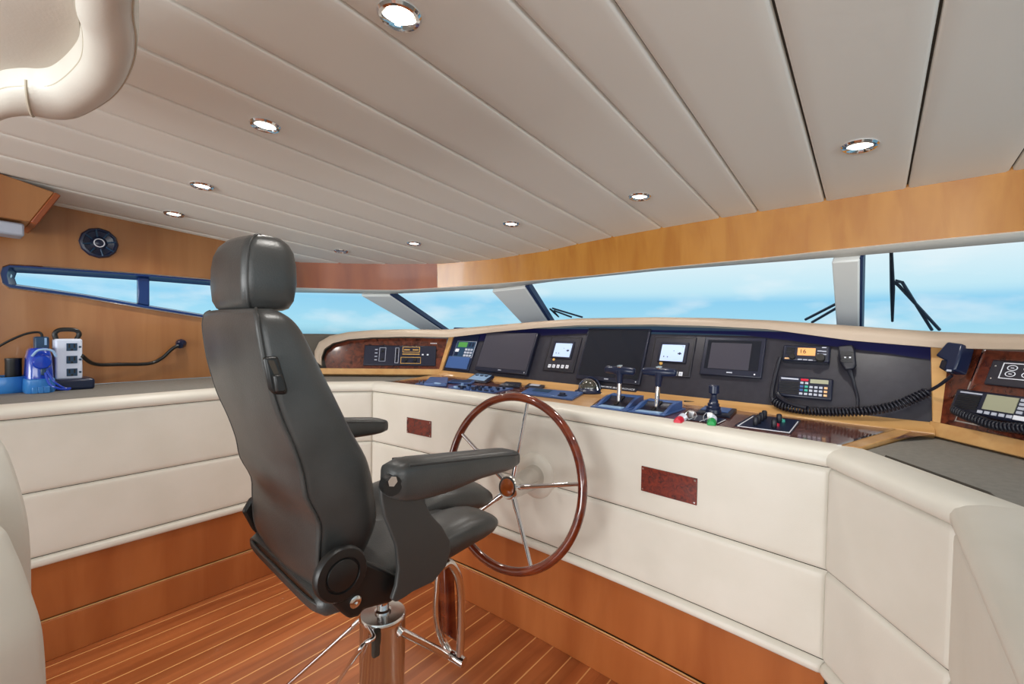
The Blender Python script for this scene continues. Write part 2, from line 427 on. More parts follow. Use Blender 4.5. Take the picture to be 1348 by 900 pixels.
# mullions: px of left/right edge at top and bottom
mulls = [((1097, 1136), (1107, 1135)), ((649, 694), (717, 744)), ((476, 514), (583, 606))]
cuts = []
for j, ((tl, tr), (bl, br)) in enumerate(mulls):
    s = [curve_at(GT, tl), curve_at(GT, tr), curve_at(BASE, br), curve_at(BASE, bl)]
    q = [cv(GT, s[0]), cv(GT, s[1]), cv(BASE, s[2]), cv(BASE, s[3])]
    n = (q[1]-q[0]).cross(q[3]-q[0]).normalized()
    if n.dot(CAM-q[0]) < 0: n = -n
    bm = BM(); quadslab(bm, q, n, -.03, .022)
    mo = struct(obj('trim_%d' % (5+j), bm, 'frame2', bev=.006))
    bm = BM(); w = (q[1]-q[0])*.10; w2 = (q[2]-q[3])*.10
    quadslab(bm, [q[1]-w*.2, q[1]+w, q[2]+w2, q[2]-w2*.2], n, -.03, .012); obj('seal', bm, 'seal', mo, smooth=False)
    cuts.append(((s[0]+s[1])/2, (s[2]+s[3])/2))
edges = [(0, 0)]+cuts+[(len(GT)-1.001, len(BASE)-1.001)]
for j in range(4):
    (a, b), (c, d) = edges[j], edges[j+1]
    bm = BM(); sheet(bm, [[cv(GT, lerp(a, c, t/14)) for t in range(15)], [cv(BASE, lerp(b, d, t/14)) for t in range(15)]])
    struct(obj('window_%d' % (2+j), bm, 'glass'))
# ------------------------------------------------------------------ fitted cabinets and helm console
def pathF(s):  # front face of the helm console, s = X
    return V((s, 1.5+.075*(1-((s+1.25)/1.17)**2), 0))
front = [pathF(-2.2+2.12*k/24) for k in range(25)]
A, B = front[-1], V((.14, 1.19, 0))
LA, LB = front[0], V((-2.45, 1.2, 0))
def nrm2(path, i):
    a = path[max(i-1, 0)]; b = path[min(i+1, len(path)-1)]; t = (b-a).normalized(); return V((t.y, -t.x, 0))
def dens(a, b, n=14): return [lerp(a, b, k/n) for k in range(n+1)]
segF, segA, segS = front, dens(A, B), dens(B, V((.14, -1.3, 0)), 24)
segLA, segP = dens(LB, LA), dens(V((-2.45, -1.6, 0)), LB, 24)
def pad(bm, path, z0, z1, depth=.012, e=.018, back=0.0, nz=10):
    """padded upholstery panel that follows a path (room side is the right-hand side of the path)"""
    n = len(path); L = [0]
    for i in range(1, n): L.append(L[-1]+(path[i]-path[i-1]).length)
    ss = sorted(set([0, e*.3, e*.7, e*1.3]+[L[-1]*k/(2*n) for k in range(1, 2*n)]+[L[-1]-e*1.3, L[-1]-e*.7, L[-1]-e*.3, L[-1]]))
    ss = [s for s in ss if 0 <= s <= L[-1]]
    def at(s):
        for i in range(n-1):
            if L[i] <= s <= L[i+1]+1e-9:
                t = (s-L[i])/(L[i+1]-L[i]); return lerp(path[i], path[i+1], t), lerp(nrm2(path, i), nrm2(path, i+1), t).normalized()
    zs = [z0, z0+e*.3, z0+e*.7, z0+e*1.3]+[z0+(z1-z0)*k/nz for k in range(2, nz-1)]+[z1-e*1.3, z1-e*.7, z1-e*.3, z1]
    def ed(d): t = min(max(d/e, 0), 1); return sqrt(max(0, 1-(1-t)**2))
    rows = []
    for z in zs:
        r = []
        for s in ss:
            p, nn = at(s); h = ed(min(s, L[-1]-s))*ed(min(z-z0, z1-z))
            r.append(p+nn*(depth*h-back)+V((0, 0, z)))
        rows.append(r)
    sheet(bm, rows)
ROLLP = [(-.0, .945), (.010, .947), (.017, .956), (.018, .968), (.012, .980), (-.004, .989), (-.03, .994), (-.07, .994), (-.105, .990), (-.122, .984), (-.128, .975)]
def roll(bm, path, ends=(0, 0), prof=ROLLP):
    n = len(path); rows = []
    for i in range(n):
        nn = nrm2(path, i); rows.append([path[i]+nn*d+V((0, 0, z)) for d, z in prof])
    # pinch the ends to make the sewn joint
    for k, sgn in ((0, 1), (-1, -1)):
        t = (path[1]-path[0]).normalized() if k == 0 else (path[-1]-path[-2]).normalized()*-1
        rows[k] = [p-t*max(-d, 0)*ends[k] for p, (d, z) in zip(rows[k], prof)]
        base = rows[k]; cen = sum(base, V())/len(base)
        new = [lerp(p, cen, .03) for p in base]; rows[k] = new
        ins = [p+t*.006 for p in base]
        if k == 0: rows.insert(1, ins)
        else: rows.insert(-1, ins)
    sheet(bm, rows)
LV = [(.415, .6615), (.6635, .943)]
MIT = {id(segF): (.45, .5), id(segA): (.5, .34), id(segS): (.34, 0), id(segLA): (.38, .45), id(segP): (0, .38)}
def cabinet(root, segs):
    for sg in segs:
        for z0, z1 in LV:
            bm = BM(); pad(bm, sg, z0, z1); obj('upholstered_panel', bm, 'leather', root, shadeang=80)
        bm = BM(); pad(bm, sg, .374, .413, .02, .02, nz=8); obj('lower_roll', bm, 'leather', root, shadeang=80)
        bm = BM(); roll(bm, sg, MIT[id(sg)]); obj('top_roll', bm, 'leather', root, shadeang=80)
        bm = BM(); pad(bm, sg, .0, .158, .006, .004); obj('plinth_board', bm, 'plinth', root, shadeang=80)
        bm = BM(); pad(bm, sg, .160, .39, .002, .004, back=.012); obj('plinth_board', bm, 'plinth', root, shadeang=80)
        bm = BM(); rows = []
        ext = [sg[0]-(sg[1]-sg[0]).normalized()*.03]+sg+[sg[-1]+(sg[-1]-sg[-2]).normalized()*.03]
        rows = [[p-nrm2(ext, i)*.014+V((0, 0, z)) for i, p in enumerate(ext)] for z in (0, .966)]
        sheet(bm, rows); obj('backing_board', bm, 'gap', root)
        bm = BM(); tube(bm, [p-nrm2(sg, i)*.001+V((0, 0, .160)) for i, p in enumerate(sg)], .0028, 6); obj('plinth_highlight', bm, 'maple', root)  # pale tube stands in for the highlight along the plinth groove
def off(path, d): return [p-nrm2(path, i)*d for i, p in enumerate(path)]
helm = empty('helm_console', (-1.145, 1.6, 0), 'wide cream upholstered helm console with burl top, maple trim and charcoal dash', 'console')
cabinet(helm, [segF])
port = empty('side_cabinet', (-2.8, 0, 0), 'long cream upholstered side cabinet under the slit window with dark grey worktop', 'cabinet')
cabinet(port, [segP, segLA])
star = empty('side_cabinet', (.4, .6, 0), 'cream upholstered corner cabinet right of the console with light grey worktop', 'cabinet')
cabinet(star, [segA, segS])
# dash geometry
TILT = radians(24)
D0, D1 = V((-2.235, 2.075, 1.03)), V((.16, 1.985, 1.03))
DP = Plane(D0, D1-D0, V((0, 0, cos(TILT)))+V((-(D1-D0).normalized().y, (D1-D0).normalized().x, 0))*sin(TILT))
UW = (D1-D0).length
LW1 = V((-2.72, 1.60, 1.03)); WT = radians(20)
uL = (D0-LW1).normalized(); WL_P = Plane(LW1, uL, V((0, 0, cos(WT)))+V((-uL.y, uL.x, 0))*sin(WT))
RW1 = V((.62, 1.44, 1.03)); uR = (RW1-D1).normalized()
WR_P = Plane(D1, uR, V((0, 0, cos(WT)))+V((-uR.y, uR.x, 0))*sin(WT))
# counters
fback = [(p.x, p.y) for p in off(front, .115)]
CZ0, CZ1 = .984, 1.0
def cyz(y): return CZ0+(CZ1-CZ0)*(y-1.6)/.32
bm = BM()
backl = [lerp(D0, D1, 1-k/24)-V((0, .055, 0)) for k in range(25)]
poly(bm, [V((x, y, cyz(y))) for x, y in fback]+[V((p.x, p.y, cyz(p.y))) for p in backl])
obj('burl_counter', bm, 'burl2', helm, smooth=False)
CP = Plane((-1, 1.62, cyz(1.62)), (1, 0, 0), (0, .32, CZ1-CZ0))
bm = BM()   # maple fiddle strip between counter and dash
dv = V((0, .055, 0))
prism(bm, [D0-dv-V((0, 0, .034)), D0-dv-V((0, 0, .026)), D0-V((0, .002, 0)), D0-V((0, 0, .06))], D1-D0)
obj('maple_strip', bm, 'maple', helm, bev=.002)
# light maple inlay around the compass
def cpx(x, y): return CP.px(x, y, .0012)
bm = BM(); poly(bm, [CP.px(x, y, .0012) for x, y in ((660, 524), (700, 513.5), (722, 510), (760, 511), (842, 518), (905, 527), (856, 527), (790, 525), (776, 536))]); obj('maple_inlay', bm, 'maple', helm, smooth=False)
# chrome and maple strip that closes the counter on the right
a, b = onz(1108, 588, .990), onz(1214, 556, 1.002)
bm = BM(); w = V((.042, .010, 0)); prism(bm, [a-V((0, 0, .06)), a+w-V((0, 0, .06)), a+w+V((0, 0, .004)), a+V((0, 0, .004))], b-a); obj('end_strip', bm, 'maple', helm, bev=.002)
bm = BM(); prism(bm, [a-V((.012, .004, .01)), a-V((0, 0, .01)), a+V((0, 0, .006)), a+V((-.012, -.004, .006))], b-a); obj('metal_edge', bm, 'chrome', helm, smooth=False)
# side worktops
bm = BM(); pl = [(p.x, p.y) for p in off(segP, .115)]+[(p.x, p.y) for p in off(segLA, .115)[2:]]+[(-2.25, 2.1), (-2.75, 2.1), (-3.17, 1.5), (-3.17, -1.6)]
prism(bm, [(x, y, .95) for x, y in pl], (0, 0, .034)); obj('worktop', bm, 'top', port, smooth=False)
bm = BM(); pl = [(a.x+.05, a.y+.01)]+[(p.x, p.y) for p in off(segA, .118)[1:-3]]+[(p.x, p.y) for p in off(segS, .118)[3:]]+[(1.0, -1.3), (1.0, 1.3), (.62, 1.6), (b.x+.055, b.y+.012)]
prism(bm, [(x, y, .95) for x, y in pl], (0, 0, .035)); obj('worktop', bm, 'top', star, smooth=False)
bm = BM(); ed_ = [V((p.x, p.y, .986)) for p in off(segA, .122)[1:-3]]+[V((p.x, p.y, .986)) for p in off(segS, .122)[4:]]
tube(bm, ed_, .004, 6); obj('worktop_edging', bm, 'gap', star)
# charcoal dash and the two burl wings
VT = .29
bm = BM(); DP.slab(bm, (0, UW, -.01, VT), -.03, 0); obj('dash_panel', bm, 'dash', helm, smooth=False)
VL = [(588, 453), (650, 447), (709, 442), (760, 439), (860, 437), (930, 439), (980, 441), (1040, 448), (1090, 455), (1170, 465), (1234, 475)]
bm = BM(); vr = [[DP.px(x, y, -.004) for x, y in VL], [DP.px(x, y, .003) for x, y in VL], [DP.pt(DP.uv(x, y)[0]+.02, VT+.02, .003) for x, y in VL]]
sheet(bm, vr); obj('coaming_shadow_strip', bm, 'navy', helm)  # shadow of the coaming on the dash, modelled as a navy strip
WLW = (D0-LW1).length; WRW = (RW1-D1).length
def post(P, u, w, nm='maple_post'):
    bm = BM(); P.slab(bm, (u, u+w, -.03, .27), -.03, .012); return obj(nm, bm, 'maple', helm, bev=.003)
post(DP, -.03, .042)
bm = BM(); quadslab(bm, [DP.pt(UW-.004, -.02), DP.pt(UW+.05, -.02), DP.pt(UW+.04, .27), DP.pt(UW-.012, .27)], DP.n, -.03, .014); obj('maple_post', bm, 'maple', helm, bev=.003)
# left wing: arched burl panel
arch = [(431, 487), (428, 478), (427, 470), (431, 461), (441, 453.5), (458, 448.5), (490, 446), (520, 445.2), (550, 444.8), (589, 445.5)]
ap = [WL_P.px(*p) for p in arch]
bm = BM(); rings(bm, [[WL_P.pt(WLW, .0)-WL_P.n*.02]+[WL_P.pt(-.02, 0)-WL_P.n*.02]+[p-WL_P.n*.02 for p in ap], [WL_P.pt(WLW, 0), WL_P.pt(-.02, 0)]+ap]); obj('burl_wing', bm, 'burl', helm, smooth=False)
bm = BM(); WL_P.slab(bm, (-.3, WLW-.01, -.035, .004), -.03, .012); obj('maple_strip', bm, 'maple', helm, bev=.002)
bm = BM(); WR_P.slab(bm, (-.03, WRW, -.01, .29), -.03, 0); obj('burl_wing', bm, 'burl', helm, smooth=False)
bm = BM(); WR_P.slab(bm, (.0, WRW, -.045, .0), -.03, .014); obj('maple_strip', bm, 'maple', helm, bev=.002)
bm = BM(); WR_P.slab(bm, (.062, .066, .02, .25), 0, .003); WR_P.slab(bm, (.062, WRW, .016, .020), 0, .003); WR_P.slab(bm, (.062, WRW, .25, .254), 0, .003); obj('chrome_line', bm, 'chrome', helm, smooth=False)
# padded coaming over the dash
low_px = [(423, 481), (423, 470), (427, 459), (438, 451.5), (458, 446.5), (490, 444), (530, 443), (570, 443.5), (591, 444), (650, 437), (709, 431.5), (760, 428), (860, 427), (935, 429), (1010, 433), (1120, 448), (1180, 453), (1236, 457.5), (1290, 459), (1348, 460), (1420, 461)]
up_px = [(414, 474), (414, 462), (420, 450), (434, 442), (458, 437), (490, 434.5), (530, 433.5), (570, 434), (590, 433.5), (650, 428), (709, 423), (760, 419), (860, 417.5), (935, 418.5), (1010, 421.5), (1120, 429), (1180, 433.5), (1236, 437), (1290, 439), (1348, 440), (1420, 441)]
def coam_pt(x, y, h):
    P = WL_P if x < 589 else (DP if x < 1236 else WR_P)
    return P.px(x, y, h)
rows = []
for (lx, ly), (ux, uy) in zip(low_px, up_px):
    P = WL_P if lx < 589 else (DP if lx < 1236 else WR_P)
    l = P.px(lx, ly, .045); u = P.px(ux, uy, .035); inn = P.px(lx, ly, .0)
    d = rad(u); mid = (l+u)/2+P.n*.012
    far = u+d*.30; far.z = u.z-.03
    rows.append([inn-P.n*.02, inn, lerp(inn, l, .8)-V((0, 0, .001)), l, lerp(l, mid, .6), mid, lerp(mid, u, .6), u, u+d*.02+V((0, 0, .001)), u+d*.1-V((0, 0, .006)), far])
bm = BM(); sheet(bm, rows); obj('coaming', bm, 'coam', helm, shadeang=70)
# foredeck shelf between coaming and windscreen base
bm = BM(); sheet(bm, [[r[-1] for r in rows], [V((p.x, p.y, 1.18)) for p in [cv(BASE, curve_at(BASE, proj(r[-1])[0])) for r in rows]]]); obj('dash_shelf', bm, 'seal', helm)
# window sill on the port side
bm = BM(); prism(bm, [(-3.16, 1.30, .985), (-3.16, 1.72, .985), (-2.62, 2.26, .985), (-2.60, 2.1, .985), (-2.95, 1.62, .985), (-2.97, 1.30, .985)], (0, 0, .268)); struct(obj('trim_8', bm, 'sill', bev=.01))
# burl name plates
def nameplate(q, label):
    P = Plane(pathF(ony(*q[0], 1.55).x)+V((0, -.013, .8)), (1, 0, 0), (0, 0, 1))
    cxm = sum(P.px(*p).x for p in q)/4
    dy = -2*.075*(cxm+1.25)/1.17**2; P = Plane(pathF(cxm)+V((0, -.0125, .8)), (1, dy, 0), (0, 0, 1))
    r = P.rect(q); bm = BM(); P.slab(bm, r, -.001, .004); o = obj('burl_plate', bm, 'burlred', bev=.0015)
    for u in (r[0]+.007, r[1]-.007):
        for v in (r[2]+.008, r[3]-.008):
            bm = BM(); cyl(bm, P.pt(u, v, .004), P.pt(u, v, .0055), .003, n=10); obj('screw', bm, 'chrome', o)
    return tag(o, label, 'plate')
nameplate([(845, 613), (918, 629), (918, 663), (844, 647)], 'red burl wood plate on the cream panel right of the steering wheel')
nameplate([(536, 549), (568, 554), (568, 575), (536, 570)], 'red burl wood plate on the cream panel left of the steering wheel')

# ------------------------------------------------------------------ helm chair
HR = radians(-5)
CO = V((-1.145, .825, 0))
chair = empty('helm_chair', CO, 'black leather helm chair with headrest and armrests on a chrome pedestal', 'chair', HR)
CMI = Matrix.Translation(CO) @ Matrix.Rotation(HR, 4, 'Z')
CMI = CMI.inverted()
def C(nm, bm, m, p=chair, **k): return obj(nm, bm, m, p, local=True, **k)
def sidepx(x, y, xl): return CMI @ onp(x, y, CMI.inverted() @ V((xl, 0, 0)), CMI.inverted().to_3x3() @ V((1, 0, 0)))
def backpx(x, y, yl): return CMI @ onp(x, y, CMI.inverted() @ V((0, yl, 0)), CMI.inverted().to_3x3() @ V((0, 1, 0)))
def rsec(y0, y1, hw, z, rr, rf, dz=0, n=6, crown=.0):
    """rounded section: rear radius rr, front radius rf, rear face bulging by crown"""
    pts = []
    for cx, cy, r, a0 in ((hw, y1, rf, 0), (-hw, y1, rf, 90), (-hw, y0, rr, 180), (hw, y0, rr, 270)):
        sx = 1 if cx > 0 else -1; sy = 1 if cy == y1 else -1
        for k in range(n+1):
            a = radians(a0+90*k/n); pts.append(V((cx-sx*r+r*cos(a), cy-sy*r+r*sin(a), z)))
        if a0 == 90 or a0 == 270:
            j0 = pts[-1]
            nx = (-hw+rr) if a0 == 180 else None
    out = []
    for p in pts: out.append(p)
    # extra crown points on the rear face
    i = 3*(n+1)
    L, R = pts[i-1], pts[i]
    mid = [lerp(L, R, t)+V((0, -crown*(1-(2*t-1)**2), dz*(1-(2*t-1)**2))) for t in (.17, .33, .5, .67, .83)]
    return pts[:i]+mid+pts[i:]
SEC = [(.690, -.272, -.185, .190), (.72, -.282, -.165, .208), (.755, -.287, -.148, .217), (.815, -.288, -.125, .224), (.867, -.290, -.128, .228), (.93, -.318, -.140, .230),
       (.985, -.328, -.156, .230), (1.05, -.348, -.192, .230), (1.12, -.375, -.226, .229), (1.20, -.396, -.265, .227), (1.245, -.404, -.288, .225), (1.29, -.410, -.312, .221), (1.315, -.411, -.332, .214), (1.330, -.410, -.352, .200), (1.337, -.404, -.365, .180)]
bm = BM(); S4 = smoothpath([V((z, y0, y1)) for z, y0, y1, hw in SEC], 3); S5 = smoothpath([V((hw, 0, 0)) for z, y0, y1, hw in SEC], 3)
rings(bm, [rsec(q.y, q.z, h.x, q.x, .02, min(.055, (q.z-q.y)*.42), crown=.012) for q, h in zip(S4, S5)])
back = C('backrest', bm, 'black', shadeang=80)
for sx in (1, -1):
    bm = BM(); tube(bm, smoothpath([V((sx*(hw-.004), y0+.004, z)) for z, y0, y1, hw in SEC], 3), .0032, 8); C('piping', bm, 'blacktrim', back)
# headrest
HS = [(1.337, -.395, -.312, .105), (1.342, -.404, -.302, .120), (1.36, -.411, -.294, .130), (1.40, -.414, -.289, .134), (1.44, -.413, -.290, .133), (1.47, -.409, -.295, .130), (1.488, -.402, -.304, .125), (1.500, -.390, -.318, .113), (1.505, -.375, -.333, .095)]
bm = BM(); rings(bm, [rsec(y0, y1, hw, z, .022, min(.04, (y1-y0)*.42), crown=.012) for z, y0, y1, hw in HS])
head = C('headrest', bm, 'black', shadeang=80)
for sx in (1, -1):
    bm = BM(); tube(bm, smoothpath([V((sx*(hw-.004), y0+.010, z)) for z, y0, y1, hw in HS], 3), .003, 8); C('piping', bm, 'blacktrim', head)
# lumbar adjuster on the near side of the backrest
def skin(y, z):
    for (z0, a0, b0, h0), (z1, a1, b1, h1) in zip(SEC[:-1], SEC[1:]):
        if z0 <= z <= z1: return lerp(h0, h1, (z-z0)/(z1-z0))
    return .22
LQ = [sidepx(*p, .229) for p in ((345, 470), (365, 468), (378, 512), (377, 519), (360, 519), (353, 512))]
bm = BM(); prism(bm, [V((.222, p.y, p.z)) for p in LQ], (.014, 0, 0)); adj = C('lumbar_adjuster', bm, 'mech', bev=.006, seg=3)
LQ = [sidepx(*p, .235) for p in ((352, 474), (360, 474), (367, 492), (361, 494))]
bm = BM(); prism(bm, [V((.2365, p.y, p.z)) for p in LQ], (.001, 0, 0)); C('slot', bm, 'gap', adj)
LQ = [sidepx(*p, .235) for p in ((357, 493), (369, 492), (375, 511), (372, 516), (361, 516))]
bm = BM(); prism(bm, [V((.234, p.y, p.z)) for p in LQ], (.014, 0, 0)); C('slider_knob', bm, 'mech', adj, bev=.006, seg=3)
# armrests and their brackets
def arm(sx, y0, y1):
    bm = BM(); rs = []
    for k in range(15):
        t = k/14; y = lerp(y0, y1, t)
        e = 1 if 0 < k < 14 else .72
        if k == 1 or k == 13: e = .94
        zt = lerp(1.008, .962, t); zb = zt-lerp(.098, .056, t)-.012*sin(pi*min(t*1.6, 1))
        zc = (zt+zb)/2; hh = (zt-zb)/2*e; hw = lerp(.040, .036, t)*e
        r = []
        for j in range(20):
            a = 2*pi*j/20; ca, sa = cos(a), sin(a)
            p = .62; r.append(V((sx*.318+hw*math.copysign(abs(ca)**p, ca), y, zc+hh*math.copysign(abs(sa)**p, sa))))
        rs.append(r)
    rings(bm, rs); o = C('armrest', bm, 'black', shadeang=80)
    for s2 in (1, -1):
        bm = BM(); tube(bm, [V((sx*.318+s2*lerp(.035, .032, k/10), lerp(y0+.035, y1-.016, k/10), lerp(1.008, .962, lerp(.03, .97, k/10))-.012)) for k in range(11)], .0028, 6); C('piping', bm, 'blacktrim', o)
    bm = BM(); cyl(bm, (sx*.318+.005, y0-.0, .955), (sx*.318+.03, y0-.004, .955), .022, n=16); C('pivot', bm, 'mech', o)
    bm = BM(); cyl(bm, (sx*.318+.028, y0-.008, .968), (sx*.318+.036, y0-.008, .968), .012, n=6); C('bolt', bm, 'chrome', o)
arm(1, -.175, .238); arm(-1, -.175, .2)
BQ = [(501, 640), (503, 660), (507, 681), (516, 703), (522, 719), (525, 749), (522, 772), (516, 790), (522, 793), (534, 786), (544, 779), (571, 766), (588, 745), (593.6, 726), (593, 711), (582, 692), (569, 679), (561, 662), (557, 640)]
bq = [sidepx(*p, .30) for p in BQ]
for sx in (1, -1):
    bm = BM(); prism(bm, [V((sx*.286 if sx > 0 else -.30, p.y, p.z)) for p in bq], (.014, 0, 0)); C('arm_bracket', bm, 'plate', bev=.004, seg=3, shadeang=50)
# recline bracket, knob and bolt
RQ = [(416, 760), (428, 735), (445, 725), (463, 726), (482, 738), (524, 756), (527, 780), (510, 791), (476, 800), (470, 809), (457, 812), (445, 803), (432, 790)]
rq = [sidepx(*p, .255) for p in RQ]
for sx in (1, -1):
    bm = BM(); prism(bm, [V((.236 if sx > 0 else -.250, p.y, p.z)) for p in rq], (.032 if sx > 0 else .02, 0, 0)); rb = C('recline_bracket', bm, 'mech', bev=.008, seg=3, shadeang=50)
    if sx < 0: continue
    kc = sidepx(449, 755, .27)
    m = Matrix.Translation((sx*.262, kc.y, kc.z)) @ Matrix.Rotation(sx*pi/2, 4, 'Y')
    bm = BM(); lathe(bm, [(.060, 0), (.060, .012), (.056, .017), (.040, .018), (.038, .014), (.036, .014), (.034, .018), (.02, .021), (.001, .022)], m); C('recline_knob', bm, 'mech', rb)
    bc = sidepx(468, 792, .27); m = Matrix.Translation((sx*.266, bc.y, bc.z)) @ Matrix.Rotation(sx*pi/2, 4, 'Y')
    bm = BM(); lathe(bm, [(.014, 0), (.014, .005), (.010, .008), (.004, .008), (.001, .005)], m, 16); C('bolt', bm, 'satin', rb)
# seat: pan, two thigh bolsters and the well between them
bm = BM(); rs = []
for y, zb, zt, hw in ((-.285, .672, .69, .20), (-.29, .658, .70, .225), (-.27, .640, .712, .240), (-.2, .630, .72, .248), (-.1, .628, .73, .25), (0, .640, .735, .25), (.1, .660, .735, .245), (.16, .68, .73, .235), (.19, .69, .72, .22)):
    rs.append([V((hw*math.copysign(abs(cos(2*pi*j/28))**.35, cos(2*pi*j/28)), y, (zb+zt)/2+(zt-zb)/2*math.copysign(abs(sin(2*pi*j/28))**.7, sin(2*pi*j/28)))) for j in range(28)])
rings(bm, rs); pan = C('seat_pan', bm, 'black', shadeang=80)
bm = BM(); tube(bm, smoothpath([(-.235, -.2, .676), (-.23, -.26, .678), (-.2, -.289, .682), (0, -.292, .682), (.2, -.289, .682), (.23, -.26, .678), (.245, -.2, .676)], 5), .004, 8); C('piping', bm, 'blacktrim', pan)
def bolster(x0, x1, ys, nm='seat_cushion'):
    bm = BM(); rs = []
    for y, zb, zt, f in ys:
        xc = (x0+x1)/2; hw = (x1-x0)/2*f; zc = (zb+zt)/2; hh = (zt-zb)/2
        rs.append([V((xc+hw*math.copysign(abs(cos(2*pi*j/24))**.7, cos(2*pi*j/24)), y, zc+hh*math.copysign(abs(sin(2*pi*j/24))**.7, sin(2*pi*j/24)))) for j in range(24)])
    rings(bm, rs); o = C(nm, bm, 'black', shadeang=85)
    return o
bolster(.085, .252, [(-.16, .65, .70, .8), (-.1, .645, .715, .95), (0, .648, .735, 1), (.08, .655, .748, 1), (.15, .664, .752, 1), (.2, .67, .748, .98), (.24, .678, .738, .92), (.265, .688, .727, .78), (.278, .70, .714, .5)])
bolster(-.14, .12, [(-.2, .66, .69, .95), (-.1, .655, .70, 1), (.05, .66, .714, 1), (.16, .668, .722, 1), (.22, .672, .718, .97), (.27, .68, .708, .8)], 'seat_centre')
bolster(-.25, .062, [(-.16, .65, .70, .8), (0, .65, .75, .95), (.10, .655, .775, 1), (.2, .66, .785, 1), (.29, .655, .776, .99), (.36, .65, .758, .96), (.41, .65, .738, .9), (.44, .655, .716, .8), (.456, .665, .70, .6), (.462, .676, .69, .35)])
# pedestal
cxo = V((.016, 0, 0))
bm = BM(); lathe(bm, [(.001, 0), (.15, 0), (.15, .012), (.145, .018), (.075, .03), (.0655, .045), (.0655, .305), (.0665, .307), (.0665, .43), (.068, .432), (.068, .444), (.064, .45), (.03, .452), (.001, .452)], Matrix.Translation(cxo), 48)
ped = C('pedestal', bm, 'satin')
bm = BM(); lathe(bm, [(.001, .45), (.024, .45), (.024, .458), (.018, .462), (.018, .64), (.001, .64)], Matrix.Translation(cxo)); C('piston', bm, 'chrome', ped)
sl = backpx(491.5, 845, -.064)
bm = BM(); box(bm, (sl.x-.008, -.068, sl.z-.045), (sl.x+.008, -.045, sl.z+.03)); C('slot', bm, 'gap', ped, bev=.006)
# stay rods
def rod(pts, nm='stay_rod', r=.0065):
    bm = BM(); tube(bm, smoothpath(pts, 6), r, 10); return C(nm, bm, 'chrome')
def ll(P): return CMI @ P
p0, p1, p2 = backpx(476, 815, -.02), backpx(455, 833, -.05), ll(onz(380, 900, .16)); rod([cxo+V((-.05, -.02, p0.z)), p0, lerp(p0, p1, .5)+V((0, 0, .004)), p1, p2, p2+(p2-p1)*.55])
p0, p1, p2 = backpx(492, 838, -.07), backpx(470, 860, -.11), ll(onz(443, 900, .20)); rod([cxo+V((.0, -.055, p0.z)), p0, lerp(p0, p1, .5)+V((0, 0, .006)), p1, p2, p2+(p2-p1)*1.1])
# footrest: two bent tubes, a folded wooden tread and the brace to the pedestal
FX = .13
fp = lambda x, y, X=FX: sidepx(x, y, X)
bm = BM(); tube(bm, smoothpath([fp(583, 745), fp(592, 741), fp(602, 756), fp(606.5, 780), fp(607, 820), fp(606, 850), fp(605, 873)], 6), .013, 12)
ft = C('footrest', bm, 'satin')
bm = BM(); tube(bm, smoothpath([fp(578, 745, .06), fp(576, 770, .06), fp(574, 800, .06), fp(577, 825, .06), fp(584, 845, .06), fp(597, 866, .1)], 6), .012, 12); C('tube', bm, 'satin', ft)
bm = BM(); tube(bm, [fp(594, 862, .1), fp(611, 872, .15)], .016, 14); C('clamp', bm, 'chrome', ft)
tq = [fp(*p, .1) for p in ((585, 745), (598, 742), (602, 845), (588, 836))]
bm = BM(); prism(bm, [V((.04, p.y, p.z)) for p in tq], (.06, 0, 0)); C('tread', bm, 'rim', ft, bev=.004)
e = fp(598, 866, .1)
bm = BM(); tube(bm, [V((.066, .012, .418)), V((e.x, e.y, e.z))], .0115, 12); tube(bm, [V((.055, .005, .432)), V((.082, .022, .405))], .014, 10); C('brace', bm, 'satin', ft)

# ------------------------------------------------------------------ steering wheel
WC = V((-1.085, 1.365, .722)); WRr = .321; WTI = radians(10)
wv = V((0, sin(WTI), cos(WTI))); wu = V((1, 0, 0)); wn = wu.cross(wv)   # wn points aft
bm = BM(); tube(bm, [WC+wu*WRr*cos(2*pi*k/96)+wv*WRr*sin(2*pi*k/96) for k in range(96)], .0165, 16, closed=True)
wheel = obj('steering_wheel', bm, 'rim', shadeang=80)
tag(wheel, 'large steering wheel with varnished wood rim and five chrome spokes', 'wheel')
HC = WC-wn*.03+V((-.012, 0, -.03))
for k in range(5):
    a = radians(82-72*k); d = wu*cos(a)+wv*sin(a)
    bm = BM(); rimp = WC+d*(WRr-.012); hubp = HC+d*.03
    tube(bm, [hubp, lerp(hubp, rimp, .18), lerp(hubp, rimp, .3), rimp], [.011, .0115, .0085, .0075], 12); obj('spoke', bm, 'chrome', wheel)
bm = BM(); hm = frame_mtx(HC, wu, wv, wn)
lathe(bm, [(.001, -.05), (.040, -.05), (.043, -.02), (.045, .0), (.045, .02), (.041, .026), (.034, .026), (.001, .024)], hm, 36); hub = obj('hub', bm, 'satin', wheel)
bm = BM(); lathe(bm, [(.033, .022), (.033, .027), (.024, .031), (.001, .032)], hm, 30); obj('hub_cap', bm, 'hubwood', hub)
ax = V((HC.x, 1.57, HC.z+.005)); axd = (ax-HC).normalized()
bm = BM(); cyl(bm, HC-wn*.03, ax, .042, .05, 32); obj('shaft', bm, 'satin', wheel)
bm = BM(); am = frame_mtx(V((ax.x, 1.566, ax.z)), V((1, 0, 0)), V((0, 0, 1)), V((0, -1, 0)))
lathe(bm, [(.001, -.012), (.096, -.012), (.096, .004), (.088, .014), (.07, .018), (.054, .016), (.001, .016)], am, 40); obj('base_ring', bm, 'leather', wheel)
